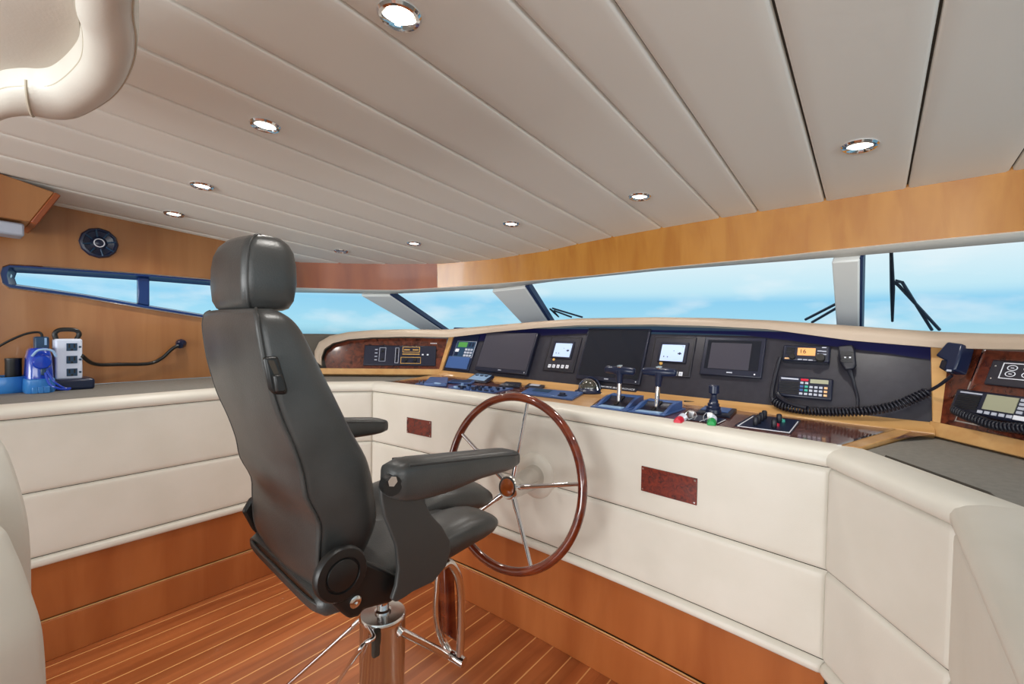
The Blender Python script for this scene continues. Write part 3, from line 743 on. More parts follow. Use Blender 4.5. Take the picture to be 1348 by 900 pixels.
# ------------------------------------------------------------------ ceiling downlights
LP = [((526, 19), 'large round ceiling downlight nearest the camera, top of view'), ((349, 164), 'ceiling downlight above and left of the chair headrest, second in the aft row'),
      ((266, 244), 'third ceiling downlight of the aft row, left of the headrest'), ((229, 281), 'last ceiling downlight of the aft row, nearest the wall speaker'),
      ((1132, 191), 'ceiling downlight at the right, above the thick windscreen mullion'), ((842, 258), 'ceiling downlight near the golden header above the throttles'),
      ((673, 294), 'ceiling downlight above the steering wheel, third of the forward row'), ((545, 320), 'small ceiling downlight close above the red brown header'),
      ((449, 330), 'dim ceiling downlight right of the headrest, last of the forward row')]
for i, (p, lab) in enumerate(LP):
    P = ceil_px(*p)
    nz = V((-(cz(P.x+.01, P.y)-cz(P.x, P.y))/.01, .068, 1)).normalized()*-1
    x = nz.orthogonal().normalized(); y = nz.cross(x)
    m = frame_mtx(P, x, y, nz)
    bm = BM(); lathe(bm, [(.030, -.004), (.043, -.001), (.046, .003), (.042, .008), (.036, .009), (.031, .002), (.029, -.012)], m, 36)
    o = obj('ceiling_downlight', bm, 'chrome'); tag(o, lab, 'ceiling light', 'ceiling downlights')
    bm = BM(); lathe(bm, [(.001, .001), (.029, .001), (.0295, -.004), (.001, -.004)], m, 30); obj('lens', bm, 'bulb' if i != 8 else 'shade', o)
    if i != 8:
        l = bpy.data.lights.new('downlight_lamp', 'SPOT'); l.energy = 11; l.spot_size = radians(130); l.spot_blend = .8; l.color = (1, .96, .9); l.shadow_soft_size = .03
        lo = bpy.data.objects.new('downlight_lamp', l); COL.objects.link(lo); lo.location = P+nz*.015; lo.rotation_euler = nz.to_track_quat('-Z', 'Y').to_euler()

# ------------------------------------------------------------------ instruments on the dash
def body(nm, P, r, n0, n1, m, parent=None, bev=.003):
    bm = BM(); P.slab(bm, r, n0, n1); return obj(nm, bm, m, parent, bev=bev)
def frac(r, a, b, c, d):
    """sub-rectangle by fractions: left, right, bottom, top"""
    return (lerp(r[0], r[1], a), lerp(r[0], r[1], b), lerp(r[2], r[3], c), lerp(r[2], r[3], d))
def knob(P, u, v, h, r, d, m='mech', parent=None, nm='knob'):
    bm = BM(); lathe(bm, [(.001, 0), (r, 0), (r*.96, d*.85), (r*.8, d), (.001, d)], P.mtx(u, v, h), 16); return obj(nm, bm, m, parent)
def monitor(q, lab, bezel, screenmat, depth, lip, nm='display_monitor', mark=.5):
    r = DP.rect(q, depth)
    o = body(nm, DP, r, 0, depth, 'skylitblack', bev=.004)
    s = (r[0]+bezel, r[1]-bezel, r[2]+lip, r[3]-bezel)
    body('screen', DP, s, depth-.001, depth+.0015, screenmat, o, 0)
    uc = lerp(r[0], r[1], mark)
    body('badge', DP, (uc-.011, uc+.011, r[2]+lip*.45, r[2]+lip*.45+.005), depth, depth+.002, 'grey', o, 0)
    body('power_light', DP, (r[1]-bezel-.012, r[1]-bezel-.007, r[2]+lip*.4, r[2]+lip*.4+.005), depth, depth+.002, 'white', o, 0)
    return tag(o, lab, 'screen')
monitor([(636, 440), (707, 434), (695, 492), (628, 488)], 'wide flat dark monitor left on the dash beside the green lit keypad', .007, 'screenb', .028, .022)
monitor([(774, 432), (855, 432), (843, 508), (758, 497)], 'tall dark monitor in the dash behind the compass and left throttle', .010, 'screen', .016, .024)
o = monitor([(928, 443), (1008, 444), (1003, 499), (921, 491)], 'smaller dark chart display with wide side bezels left of the orange lit radio', .016, 'screen', .016, .028, 'chart_display')
r = DP.rect([(936, 450.6), (990, 452.5), (984.8, 487.7), (932.5, 484)], .018); body('screen', DP, r, .0165, .0185, 'screenb', o, 0)
# keypad at the left end of the dash
r = DP.rect([(600, 443), (632, 440), (619, 487), (585, 487)]); o = body('autopilot_keypad', DP, r, 0, .010, 'dkblue')
tag(o, 'blue autopilot panel with green lit display at the left end of the dash', 'keypad')
k = DP.rect([(602, 449), (628, 449), (621, 471), (596, 469.5)], .012); kp = body('key_panel', DP, k, .010, .013, 'grey', o, .002)
body('face', DP, inset(k, .003), .0125, .0135, 'socket', kp, 0)
body('display', DP, frac(k, .12, .58, .62, .92), .013, .0145, 'lcdg', kp, 0)
for a in range(3):
    for b in range(3): body('key', DP, frac(k, .55+a*.14, .66+a*.14, .06+b*.18, .18+b*.18), .013, .0155, 'grey', kp, .0008)
for a in range(2):
    body('key', DP, frac(k, .06, .24, .10+a*.22, .28+a*.22), .013, .0155, 'white' if a else 'dkblue', kp, .0008)
    body('key', DP, frac(k, .66+a*.16, .76+a*.16, .66, .9), .013, .0155, 'dkblue', kp, .0008)
body('lower_cover', DP, frac(r, .06, .94, .03, .36), .010, .014, 'blueplate', o, .002)
# two engine panels with lit displays
def engine(q, scr, disp, lab, bx, by):
    r = DP.rect(q, .006); o = body('engine_panel', DP, r, 0, .008, 'dash'); tag(o, lab, 'instrument panel')
    bm = BM(); DP.ring(bm, inset(r, .006), .0025, .008, .0092); obj('panel_groove', bm, 'mech', o, smooth=False)
    s = DP.rect(scr, .012); so = body('display_bezel', DP, s, .008, .016, 'skylitblack', o)
    d = DP.rect(disp, .016); dd = body('display', DP, d, .0155, .017, 'lcdw', so, 0)
    for a, b, w, h in ((.80, .40, .05, .16), (.74, .44, .16, .07), (.14, .22, .04, .08), (.30, .22, .05, .06), (.55, .6, .02, .06), (.9, .9, .05, .02)):
        body('pictogram', DP, (lerp(d[0], d[1], a), lerp(d[0], d[1], a+w), lerp(d[2], d[3], b), lerp(d[2], d[3], b+h)), .0168, .0174, 'dkblue', dd, 0)
    c = DP.uv(scr[3][0]+4, scr[3][1]+2, .01); knob(DP, c[0], c[1], .008, .008, .004, 'amber', o, 'badge')
    for x in bx:
        u, v = DP.uv(x, by(x), .01); bo = body('button', DP, (u-.0085, u+.0085, v-.0095, v+.0095), .008, .013, 'white', o, .0015)
        body('symbol', DP, (u-.0035, u+.0035, v-.0035, v+.0035), .0128, .0135, 'grey', bo, 0)
    return o
engine([(724.7, 442.7), (765, 443), (756, 489.4), (715.4, 488)], [(729, 449), (757, 449), (752, 472), (725, 471)], [(732, 451.7), (753.7, 452), (749.7, 470), (727.7, 469)],
       'engine panel with lit white display and five white buttons between the monitors', [723.4, 729, 734.7, 740.5, 746.5], lambda x: 481.5+(x-723)*.05)
engine([(862, 443), (917, 443), (908, 498), (853, 491)], [(869, 450.6), (907.4, 450.6), (902.8, 478), (866, 476)], [(871.5, 453.5), (902, 454), (898.7, 476), (868.8, 474.5)],
       'engine panel with lit white display behind the right throttle handle', [868, 875, 882, 889, 896], lambda x: 490+(x-868)*.08)
# orange lit radio
r = DP.rect([(1031, 453), (1093, 456), (1092, 477), (1030, 474)], .03); o = body('marine_radio', DP, r, 0, .032, 'skylitblack', bev=.006)
tag(o, 'marine radio with orange lit display showing 16, high on the dash', 'radio')
d = DP.rect([(1050, 457), (1073.7, 459), (1073, 468.5), (1050, 467)], .033); dd = body('display', DP, d, .0315, .034, 'lcdo', o, 0)
textmesh('channel_number', '16', (d[3]-d[2])*.75, DP.mtx(lerp(d[0], d[1], .3), (d[2]+d[3])/2, .0343), 'mech', dd)
g = DP.rect([(1036, 456.5), (1046, 457), (1046, 466), (1035.5, 465.5)], .032)
bm = BM()
for k in range(6): DP.slab(bm, frac(g, 0, 1, k/6, k/6+.09), .032, .0335)
obj('speaker_grille', bm, 'mech', o, smooth=False)
u, v = DP.uv(1080, 472, .032); knob(DP, u, v, .032, .016, .016, 'mech', o)
u, v = DP.uv(1043, 470, .032); knob(DP, u, v, .032, .011, .012, 'mech', o)
for x, y in ((1053, 473), (1060, 473.5), (1067, 474), (1079, 462), (1085, 462.5), (1079, 466), (1085, 466.5), (1085, 457.5)):
    u, v = DP.uv(x, y, .032); body('button', DP, (u-.007, u+.007, v-.002, v+.002), .032, .0345, 'grey', o, .0005)
u, v = DP.uv(1036, 471.5, .032); body('button', DP, (u-.008, u+.008, v-.003, v+.003), .032, .0345, 'orangekey', o, .0005)
# keypad radio
r = DP.rect([(1025, 495), (1097, 497.5), (1095, 528), (1023, 520)], .014); rr = r
o = body('keypad_radio', DP, r, 0, .016, 'skylitblack', bev=.006); tag(o, 'radio telephone with coloured keypad low on the dash under the orange display', 'radio')
bm = BM()
for k in range(7): DP.slab(bm, frac(r, .03, .40, .14+k*.09, .18+k*.09), .016, .0185)
obj('speaker_grille', bm, 'mech', o, smooth=False)
body('badge', DP, frac(r, .05, .38, .83, .90), .016, .0175, 'grey', o, 0)
body('display', DP, frac(r, .60, .92, .72, .90), .016, .0185, 'lcdy', o, 0)
body('red_key', DP, frac(r, .425, .565, .80, .90), .016, .019, 'red', o, .0008, )
keym = {(0, 1): 'blueplate', (0, 2): 'blueplate', (1, 1): 'teal', (1, 2): 'teal', (5, 0): 'orangekey', (5, 1): 'orangekey', (5, 2): 'orangekey'}
for a in range(6):
    for b in range(4 if a < 2 else 3):
        body('key', DP, frac(r, .42+a*.087, .48+a*.087, .14+b*.17, .24+b*.17), .016, .0195, keym.get((a, b), 'grey'), o, .0008)
# microphone clipped to the dash
MQ = [(1103, 458), (1122, 456), (1126, 462), (1128, 482), (1124, 488), (1113, 489), (1106, 478)]
bm = BM(); prism(bm, [DP.px(x, y, .02) for x, y in MQ], DP.n*.022); o = obj('hand_microphone', bm, 'cord', bev=.006, seg=3)
tag(o, 'black hand microphone clipped to the dash right of the orange lit radio', 'microphone')
mq = DP.rect([(1106, 460), (1121, 459), (1124, 476), (1108, 476)], .043)
bm = BM()
for k in range(7): DP.slab(bm, frac(mq, .0, 1, k*.13, k*.13+.05), .042, .0437)
obj('grille', bm, 'mech', o, smooth=False)
for x in (1112.5, 1119): u, v = DP.uv(x, 470.5, .042); body('button', DP, (u-.0028, u+.0028, v-.0028, v+.0028), .042, .0445, 'white', o, .0008)
bm = BM(); DP.slab(bm, (DP.uv(1115, 470)[0]-.012, DP.uv(1115, 470)[0]+.012, DP.uv(1115, 470)[1]-.012, DP.uv(1115, 470)[1]+.012), 0, .021); obj('clip', bm, 'mech', o)
bm = BM(); tube(bm, smoothpath([DP.px(1118, 486, .03), DP.px(1121, 494, .028), DP.px(1125, 508, .012), DP.px(1129, 524, .01), DP.px(1128.5, 536, .02)], 5), [.0075]*5+[.005]*16, 8)
obj('lead', bm, 'cord', o)
# coiled microphone cord slung along the foot of the dash
def coil(bm, pts, R, r, turns, n=7, per=10):
    P = smoothpath(pts, 14); k = len(P); N_ = turns*per; out = []
    L = [0]
    for i in range(1, k): L.append(L[-1]+(P[i]-P[i-1]).length)
    t = (P[1]-P[0]).normalized(); nr = t.orthogonal().normalized(); j = 0
    for q in range(N_+1):
        s = L[-1]*q/N_
        while j < k-2 and L[j+1] < s: j += 1
        c = lerp(P[j], P[j+1], (s-L[j])/max(L[j+1]-L[j], 1e-9)); t = (P[j+1]-P[j]).normalized()
        nr = (nr-t*nr.dot(t)).normalized(); b_ = t.cross(nr); a = 2*pi*q/per
        out.append(c+(nr*cos(a)+b_*sin(a))*R)
    tube(bm, out, r, n)
cpts = [DP.px(1018, 527, .02), DP.px(1032, 535, .03), DP.px(1060, 540, .035), DP.px(1095, 542, .035), DP.px(1135, 541, .035), DP.px(1165, 537, .035), DP.px(1192, 529, .035), DP.px(1222, 515, .03)]
bm = BM(); coil(bm, cpts, .0125, .0038, 46); o = obj('coiled_cord', bm, 'cord', shadeang=80); tag(o, 'long black coiled microphone cord slung along the foot of the dash', 'cord')
bm = BM(); tube(bm, smoothpath([DP.px(1027, 470, .022), DP.px(1024, 480, .016), DP.px(1018, 505, .012), DP.px(1016, 520, .014), cpts[0]], 5), .007, 8); obj('lead', bm, 'cord', o)
bm = BM(); tube(bm, smoothpath([DP.px(1023, 517, .02), DP.px(1027, 523, .024), DP.px(1040, 531, .04), DP.px(1062, 537, .05)], 5), .009, 8); obj('second_lead', bm, 'cord', o)
bm = BM(); micp = WR_P.px(1253, 494, .05); tube(bm, smoothpath([cpts[-1], lerp(cpts[-1], micp, .5)-V((0, 0, .004)), micp], 5), .005, 8); obj('straight_lead', bm, 'cord', o)
# microphone on the right wing
MQ = [(1247, 474), (1263, 456), (1284, 459), (1279, 478), (1273, 494), (1258, 494), (1262, 482)]
bm = BM(); prism(bm, [WR_P.px(x, y, .016) for x, y in MQ], WR_P.n*.045); o = obj('hand_microphone', bm, 'dkblue', bev=.006, seg=3)
tag(o, 'dark blue hand microphone hanging on the maple post at the right wing', 'microphone')
MQ = [(1248, 476), (1261, 481), (1256, 494), (1244, 487)]
bm = BM(); prism(bm, [WR_P.px(x, y, .035) for x, y in MQ], WR_P.n*.024); obj('handle', bm, 'cord', o, bev=.004)
bm = BM(); a_ = WR_P.uv(1268, 473); WR_P.slab(bm, (a_[0]-.015, a_[0]+.015, a_[1]-.02, a_[1]+.02), 0, .02); obj('clip', bm, 'mech', o)
body('badge', WR_P, (lambda u, v: (u-.007, u+.007, v-.003, v+.003))(*WR_P.uv(1249, 487.5, .06)), .058, .0605, 'grey', o, 0)
# right wing: wiper indicator panel and satellite radio
r = WR_P.rect([(1307, 473), (1348, 476), (1348, 511), (1296, 506)], .006); r = (r[0], r[0]+.24, r[2], r[3])
o = body('indicator_panel', WR_P, r, 0, .008, 'dash'); tag(o, 'dark panel with outlined rows of white symbols at the right edge', 'control panel')
i_ = WR_P.rect([(1322, 477), (1348, 479), (1348, 500), (1313, 498)], .009); i_ = (i_[0], r[1]-.03, i_[2], i_[3])
bm = BM(); WR_P.ring(bm, i_, .0022, .008, .0092); obj('outline', bm, 'white', o, smooth=False)
for a in range(4):
    for b in range(2):
        uc = lerp(i_[0], i_[1], .15+a*.235); vc = lerp(i_[2], i_[3], .32+b*.38)
        bm = BM(); tube(bm, [WR_P.pt(uc+.0125*cos(2*pi*k/16), vc+.0075*sin(2*pi*k/16), .009) for k in range(16)], .0011, 6, closed=True)
        WR_P.slab(bm, (uc-.004, uc+.004, vc-.001, vc+.001), .008, .0095); obj('symbol', bm, 'white', o, smooth=False)
for v in (.25, .75): knob(WR_P, r[0]+.014, lerp(r[2], r[3], v), .008, .003, .0015, 'chrome', o, 'screw')
r = WR_P.rect([(1257, 510.7), (1348, 521), (1348, 566), (1249, 543)], .014); l_ = WR_P.rect([(1298.7, 520), (1341, 522.7), (1336, 544), (1293, 538.7)], .017); r = (r[0], l_[1]+(l_[1]-l_[0])*1.0, r[2]+.01, r[3])
o = body('satellite_radio', WR_P, r, 0, .016, 'skylitblack', bev=.008); tag(o, 'radio with large grey display and white keys on the right wing', 'radio')
l = WR_P.rect([(1298.7, 520), (1341, 522.7), (1336, 544), (1293, 538.7)], .017); body('display', WR_P, l, .016, .018, 'lcdy', o, 0)
g = WR_P.rect([(1262, 514), (1291, 517), (1287, 541), (1256, 537)], .017)
bm = BM()
for k in range(7): WR_P.slab(bm, frac(g, 0, 1, .06+k*.115, .12+k*.115), .016, .019)
obj('speaker_grille', bm, 'mech', o, smooth=False)
body('badge', WR_P, frac(g, .05, 1, .90, .98), .016, .0175, 'grey', o, 0)
lw = l[1]-l[0]; lh = l[3]-l[2]
for k in range(5):
    u = lerp(l[0], l[1], -.02+k*.235); body('key', WR_P, (u-lw*.085, u+lw*.085, l[2]-lh*.32, l[2]-lh*.12), .016, .0195, 'grey', o, .001)
for a in range(3):
    for b in range(4): u = l[1]+lw*(.16+.26*a); v = l[2]+lh*(.12+.26*b); body('key', WR_P, (u-lw*.09, u+lw*.09, v-lh*.09, v+lh*.09), .016, .0195, 'grey', o, .001)
body('key', WR_P, (l[1]+lw*.04, l[1]+lw*.62, l[2]-lh*.36, l[2]-lh*.08), .016, .0195, 'white', o, .001)
hp = [WR_P.px(1256, 539, .02), WR_P.px(1268, 545, .03), WR_P.px(1288, 553, .034), WR_P.px(1310, 560, .034), WR_P.px(1335, 563, .034), WR_P.px(1375, 566, .034)]
bm = BM(); coil(bm, hp, .0105, .0038, 26); o = obj('coiled_cord', bm, 'cord', shadeang=80); tag(o, 'short black coiled cord hanging in front of the radio on the right wing', 'cord')
# left wing: slide-in control unit with amber print
r = WL_P.rect([(480, 454), (575, 455.5), (573, 482), (478, 480.5)], .008)
o = body('control_unit', WL_P, r, 0, .012, 'skylitblack', bev=.005); tag(o, 'long black control unit with amber print in the left burl wing', 'control panel')
for (a, b, c, d) in ((.53, .77, .66, .93), (.51, .79, .10, .42)):
    bm = BM(); WL_P.ring(bm, frac(r, a, b, c, d), .003, .012, .0132); obj('printed_frame', bm, 'amber', o, smooth=False)
for (a, b, c, d) in ((.21, .30, .20, .88), (.43, .48, .12, .88)):
    bm = BM(); WL_P.ring(bm, frac(r, a, b, c, d), .0025, .012, .0132); obj('printed_frame', bm, 'grey', o, smooth=False)
for (a, b, c, d) in ((.55, .63, .76, .81), (.67, .75, .76, .81), (.53, .77, .55, .59)): body('legend', WL_P, frac(r, a, b, c, d), .012, .0132, 'amber', o, 0)
for k in range(4): body('legend', WL_P, frac(r, .15+.0*k, .185, .25+.17*k, .29+.17*k), .012, .0132, 'grey', o, 0)
for a in (.80, .87): body('indicator_light', WL_P, frac(r, a, a+.025, .52, .58), .012, .014, 'white', o, 0)
for a in (.58, .71): knob(WL_P, lerp(r[0], r[1], a), lerp(r[2], r[3], .26), .012, .012, .012, 'mech', o)
for b in (.3, .7): knob(WL_P, lerp(r[0], r[1], .255), lerp(r[2], r[3], b), .012, .007, .008, 'mech', o)
for b in (.3, .6, .8): knob(WL_P, lerp(r[0], r[1], .455), lerp(r[2], r[3], b), .012, .006, .008, 'mech', o)
u, v = WL_P.uv(571, 451.8, .002)
for k in range(5): body('maker_mark', WL_P, (u-.022+.009*k, u-.0155+.009*k, v-.003, v+.003), .0, .0015, 'white', helm, 0)
# lettering strip on the maple ledge under the middle monitor
LPp = Plane(D0-dv-V((0, 0, .026)), D1-D0, V((0, .053, .026)))
u, v = LPp.uv(809, 510.5, .003); bs = body('lettering_strip', LPp, (u-.115, u+.115, v-.013, v+.013), -.001, .004, 'skylitblack', None, .001)
tag(bs, 'narrow black strip of white lettering under the monitor behind the left throttle', 'sign')
textmesh('lettering', 'BY NAVICK ELECTRONICS', .0175, LPp.mtx(u, v, .0042), 'white', bs)

# ------------------------------------------------------------------ things on the counter
def cq(*pts, h=0): return [CP.px(x, y, h) for x, y in pts]
def cslab(nm, pts, h0, h1, m, parent=None, bev=.002):
    bm = BM(); quadslab(bm, cq(*pts), CP.n, h0, h1); return obj(nm, bm, m, parent, bev=bev)
def throttle(FL, FR, BR, BL, pv, head, lab):
    fl, fr, br, bl = cq(FL, FR, BR, BL)
    o = None; bm = BM(); quadslab(bm, [fl, fr, br, bl], CP.n, 0, .006); o = obj('throttle_control', bm, 'blueplate', bev=.002); tag(o, lab, 'throttle', 'twin throttle controls')
    def g(a, b, h): return lerp(lerp(fl, fr, a), lerp(bl, br, a), b)+CP.n*h
    prof = [(.06, .006), (.16, .008), (.3, .017), (.46, .029), (.62, .034), (.94, .036)]
    for a0, a1 in ((.06, .14), (.86, .94)):
        bm = BM(); rs = []
        for b, h in prof: rs.append([g(a0, b, .004), g(a1, b, .004), g(a1, b, h), g(a0, b, h)])
        rings(bm, rs); obj('side_cheek', bm, 'blueplate', o, bev=.003, shadeang=60)
    bm = BM(); rs = []
    for b, h in [(.06, .0055), (.2, .006), (.30, .007), (.5, .013), (.66, .023), (.72, .031), (.94, .032)]: rs.append([g(.13, b, .003), g(.87, b, .003), g(.87, b, h), g(.13, b, h)])
    rings(bm, rs); obj('well', bm, 'skylitblack', o, shadeang=40)
    bm = BM(); quadslab(bm, [g(.18, .07, 0), g(.82, .07, 0), g(.82, .24, 0), g(.18, .24, 0)], CP.n, .005, .0085); obj('front_label', bm, 'bluelight', o, bev=.001)
    bm = BM(); quadslab(bm, [g(.14, .73, 0), g(.86, .73, 0), g(.86, .93, 0), g(.14, .93, 0)], CP.n, .031, .0355); obj('top_plate', bm, 'blueplate', o, bev=.001)
    bm = BM(); quadslab(bm, [g(.46, .32, .01), g(.54, .32, .01), g(.54, .72, .033), g(.46, .72, .033)], CP.n, -.004, .002); obj('lever_slot', bm, 'mech', o, smooth=False)
    p0 = g(.5, .5, .012); d = (p0-CAM).dot(fw)
    tq = onp(*head[1], p0+V((0, .0, 0)), V((0, -1, 0))); u_ = (fr-fl).normalized()
    bm = BM(); tube(bm, [p0, lerp(p0, tq, .66)], .0095, 14); lev = obj('lever', bm, 'chrome', o)
    bm = BM(); tube(bm, [lerp(p0, tq, .60), lerp(p0, tq, .64), tq-V((0, 0, .02)), tq], [.012, .0135, .015, .02], 14); obj('lever_sleeve', bm, 'dkblue', lev)
    hw = .066
    bm = BM(); tube(bm, [tq-u_*hw, tq-u_*(hw-.004), tq-u_*.02, tq+u_*.02, tq+u_*(hw-.004), tq+u_*hw], [.011, .015, .017, .017, .015, .011], 16); hd = obj('handle', bm, 'dkblue', lev, shadeang=60)
    bm = BM(); cyl(bm, tq+V((0, 0, .012)), tq+V((0, -.002, .020)), .012, n=16); obj('release_button', bm, 'satin', hd)
    return o
throttle((777, 536), (824, 542.4), (852, 531), (806, 526.5), (818.4, 529), [(797, 486), (816, 487.5), (836, 489)], 'left throttle lever with black T handle on a blue base, beside the compass')
throttle((825, 542.4), (875, 548.5), (903, 539), (854, 534.5), (868, 533), [(847, 488), (867.6, 489.5), (888, 491)], 'right throttle lever with black T handle on a blue base, beside the key floats')
# bow thruster joystick
o = cslab('joystick', [(916.7, 545), (961, 551), (970, 541), (928, 536.5)], 0, .010, 'skylitblack'); tag(o, 'black rubber joystick on a small dark plate right of the throttles', 'joystick')
cslab('top_plate', [(922, 542.5), (958, 547), (964, 541.5), (930, 537.5)], .010, .013, 'blueplate', o, .001)
p = CP.px(939, 543, .012); bm = BM(); lathe(bm, [(.001, 0), (.028, 0), (.027, .012), (.024, .014), (.025, .022), (.020, .026), (.021, .034), (.016, .038), (.016, .046), (.011, .052), (.009, .066), (.012, .070), (.018, .074), (.018, .100), (.015, .103), (.001, .103)], frame_mtx(p, V((1, 0, 0)), V((0, 1, 0)), V((0, 0, 1))), 24); obj('stick', bm, 'dkblue', o)
o = cslab('switch_plate', [(903.7, 552.6), (945.5, 558), (956.6, 552.4), (917, 546.6)], 0, .004, 'dkblue'); tag(o, 'small flat blue switch plate in front of the joystick', 'switch panel')
for a, b in (((906, 552.4), (918, 547.3)), ((944.5, 557.4), (955, 552.4)), ((921, 554.6), (934, 549.6))):
    bm = BM(); tube(bm, [CP.px(*a, .0045), CP.px(*b, .0045)], .0012, 6); obj('printed_line', bm, 'white', o)
# key floats
def keyfloat(c0, c1, ringc, rcol, lab):
    p0 = CP.px(*c0, .012); p1 = CP.px(*c1, .012)
    bm = BM(); tube(bm, [p0, lerp(p0, p1, .04), lerp(p0, p1, .55)], [.011, .0145, .0145], 18); o = obj('key_float', bm, 'whitep'); tag(o, lab, 'key float', 'key floats')
    bm = BM(); tube(bm, [lerp(p0, p1, .55), lerp(p0, p1, .92), p1], [.0146, .0146, .011], 18); obj('end_cap', bm, rcol, o)
    rc = CP.px(*ringc, .015); tt = (CAM-rc).normalized(); x = V((1, .3, 0)).normalized(); y = V((0, .45, 1)).normalized()
    bm = BM(); tube(bm, [rc+(x*cos(2*pi*k/28)+y*sin(2*pi*k/28))*.019 for k in range(28)], .0016, 8, closed=True); obj('split_ring', bm, 'chrome', o)
    bm = BM(); tube(bm, [p0, lerp(p0, rc, .5)+V((0, 0, -.004)), rc-y*.018], .0014, 6); obj('tie', bm, 'chrome', o)
    bm = BM(); box(bm, (rc.x-.008, rc.y+.004, rc.z-.008), (rc.x+.010, rc.y+.007, rc.z+.016)); obj('key', bm, 'satin', o, bev=.001)
keyfloat((899.5, 548.5), (891.5, 556), (909, 547), 'red', 'white key float with red end lying at the console edge')
keyfloat((938.2, 550.5), (936.2, 559), (933.5, 549.5), 'green', 'white key float with green end lying at the console edge')
# small black remote behind the right throttle
o = cslab('remote_fob', [(900, 531), (920, 532.6), (922, 529), (902, 527.2)], 0, .012, 'mech', None, .003); tag(o, 'small black remote lying behind the right throttle base', 'remote')
cslab('button', [(907, 530), (911, 530.4), (912, 528.8), (908, 528.4)], .012, .0135, 'grey', o, .0005)
# compass
p = CP.px(776, 516, 0); m = frame_mtx(p, V((1, 0, 0)), V((0, 1, 0)), CP.n)
bm = BM(); lathe(bm, [(.001, 0), (.072, 0), (.072, .006), (.060, .010), (.052, .022), (.050, .022), (.001, .02)], m, 36); o = obj('compass', bm, 'dkblue'); tag(o, 'domed steering compass with chrome ring on the maple inlay', 'compass')
bm = BM(); lathe(bm, [(.047, .018)]+[(.047*cos(a*pi/20), .018+.047*sin(a*pi/20)) for a in range(1, 10)]+[(.001, .065)], m, 32); dm = obj('dome', bm, 'compass', o)
hoop = [p+V((.052*cos(a*pi/16), .012, .018+.052*sin(a*pi/16))) for a in range(17)]
bm = BM(); tube(bm, hoop, [.006]*17, 8); obj('hood', bm, 'dkblue', o)
bm = BM(); tube(bm, [q+V((0, -.026, -.004)) for q in hoop], .0028, 8); obj('chrome_ring', bm, 'chrome', o)
# blue remote plate with round knob
o = cslab('control_plate', [(686, 519.5), (753, 528), (768, 519.5), (697, 513.5)], .001, .014, 'blueplate', None, .004); tag(o, 'flat blue control plate with round knob left of the compass', 'control panel')
bm = BM(); lathe(bm, [(.001, 0), (.022, 0), (.022, .004), (.014, .006), (.014, .014), (.001, .015)], frame_mtx(CP.px(740.5, 520.5, .014), V((1, 0, 0)), V((0, 1, 0)), CP.n), 20); obj('knob', bm, 'dkblue', o)
cslab('display', [(700, 518), (722, 520.6), (728, 517), (706, 514.8)], .014, .0152, 'socket', o, .0005)
# wedge handset, small box, flat pads and the switch panel at the left end
def wedge(nm, pts, hf, hb, m, lab, cat):
    f0, f1, b1, b0 = cq(*pts); n = CP.n; bm = BM()
    rings(bm, [[f0, f1, b1, b0], [f0+n*hf, f1+n*hf, b1+n*hb, b0+n*hb]]); o = obj(nm, bm, m, bev=.004); return tag(o, lab, cat)
o = wedge('remote_control', [(612, 502), (640, 505), (658, 497), (630, 495)], .008, .030, 'skylitblack', 'dark wedge shaped remote control below the left monitor', 'remote control')
f0, f1, b1, b0 = cq((616, 501), (637, 503.5), (652, 497.5), (632, 495.7))
bm = BM(); n = CP.n; rings(bm, [[f0+n*.009, f1+n*.009, b1+n*.029, b0+n*.029], [f0+n*.012, f1+n*.012, b1+n*.032, b0+n*.032]]); kp = obj('face', bm, 'bluelight', o, bev=.001)
for a in range(3):
    q = lerp(lerp(f0, f1, .2+.3*a), lerp(b0, b1, .2+.3*a), .5)+n*.023; bm = BM(); box(bm, q-V((.008, .008, .003)), q+V((.008, .008, .004))); obj('button', bm, 'dkblue', kp, bev=.001)
o = wedge('binnacle_box', [(558, 508.5), (588, 509), (590, 502.5), (566, 502)], .020, .028, 'blueplate', 'small blue box at the left end of the burl counter', 'box')
bm = BM(); q = CP.px(576, 505, .026); box(bm, q-V((.02, .008, 0)), q+V((.02, .008, .006))); obj('lid_ridge', bm, 'bluelight', o, bev=.002)
o = cslab('key_pad', [(588, 504.5), (620, 506.5), (626, 502.5), (596, 501.5)], 0, .010, 'blueplate', None, .003); tag(o, 'flat blue pad between the small box and the wedge remote', 'pad')
cslab('face', [(592, 504.3), (618, 505.8), (622, 503), (598, 502)], .010, .0115, 'dkblue', o, .0005)
o = cslab('toggle_board', [(590, 511.5), (648, 517.5), (676, 511.5), (604, 506.5)], 0, .004, 'blueplate', None, .001); tag(o, 'blue switch panel crowded with toggles at the left of the console', 'switch panel')
random.seed(9)
FLp, FRp, BRp, BLp = (594, 511), (648, 516.6), (672, 511.6), (606, 507.3)
for a in range(7):
    for b in range(3):
        t, s = (a+.5)/7, (b+.5)/3
        x = lerp(lerp(FLp[0], FRp[0], t), lerp(BLp[0], BRp[0], t), s); y = lerp(lerp(FLp[1], FRp[1], t), lerp(BLp[1], BRp[1], t), s)
        q = CP.px(x, y, .004); h = random.choice((.006, .010, .016)); w = random.choice((.006, .009, .012))
        bm = BM(); box(bm, q-V((w, .006, 0)), q+V((w, .006, h))); obj('toggle_switch', bm, random.choice(('dkblue', 'dkblue', 'bluelight', 'blueplate')), o, bev=.0015)
o = cslab('toggle_plate', [(546, 506), (560, 506.5), (566, 502.8), (556, 502.6)], 0, .004, 'blueplate', None, .001); tag(o, 'tiny blue toggle plate at the far left tip of the counter', 'switch panel')
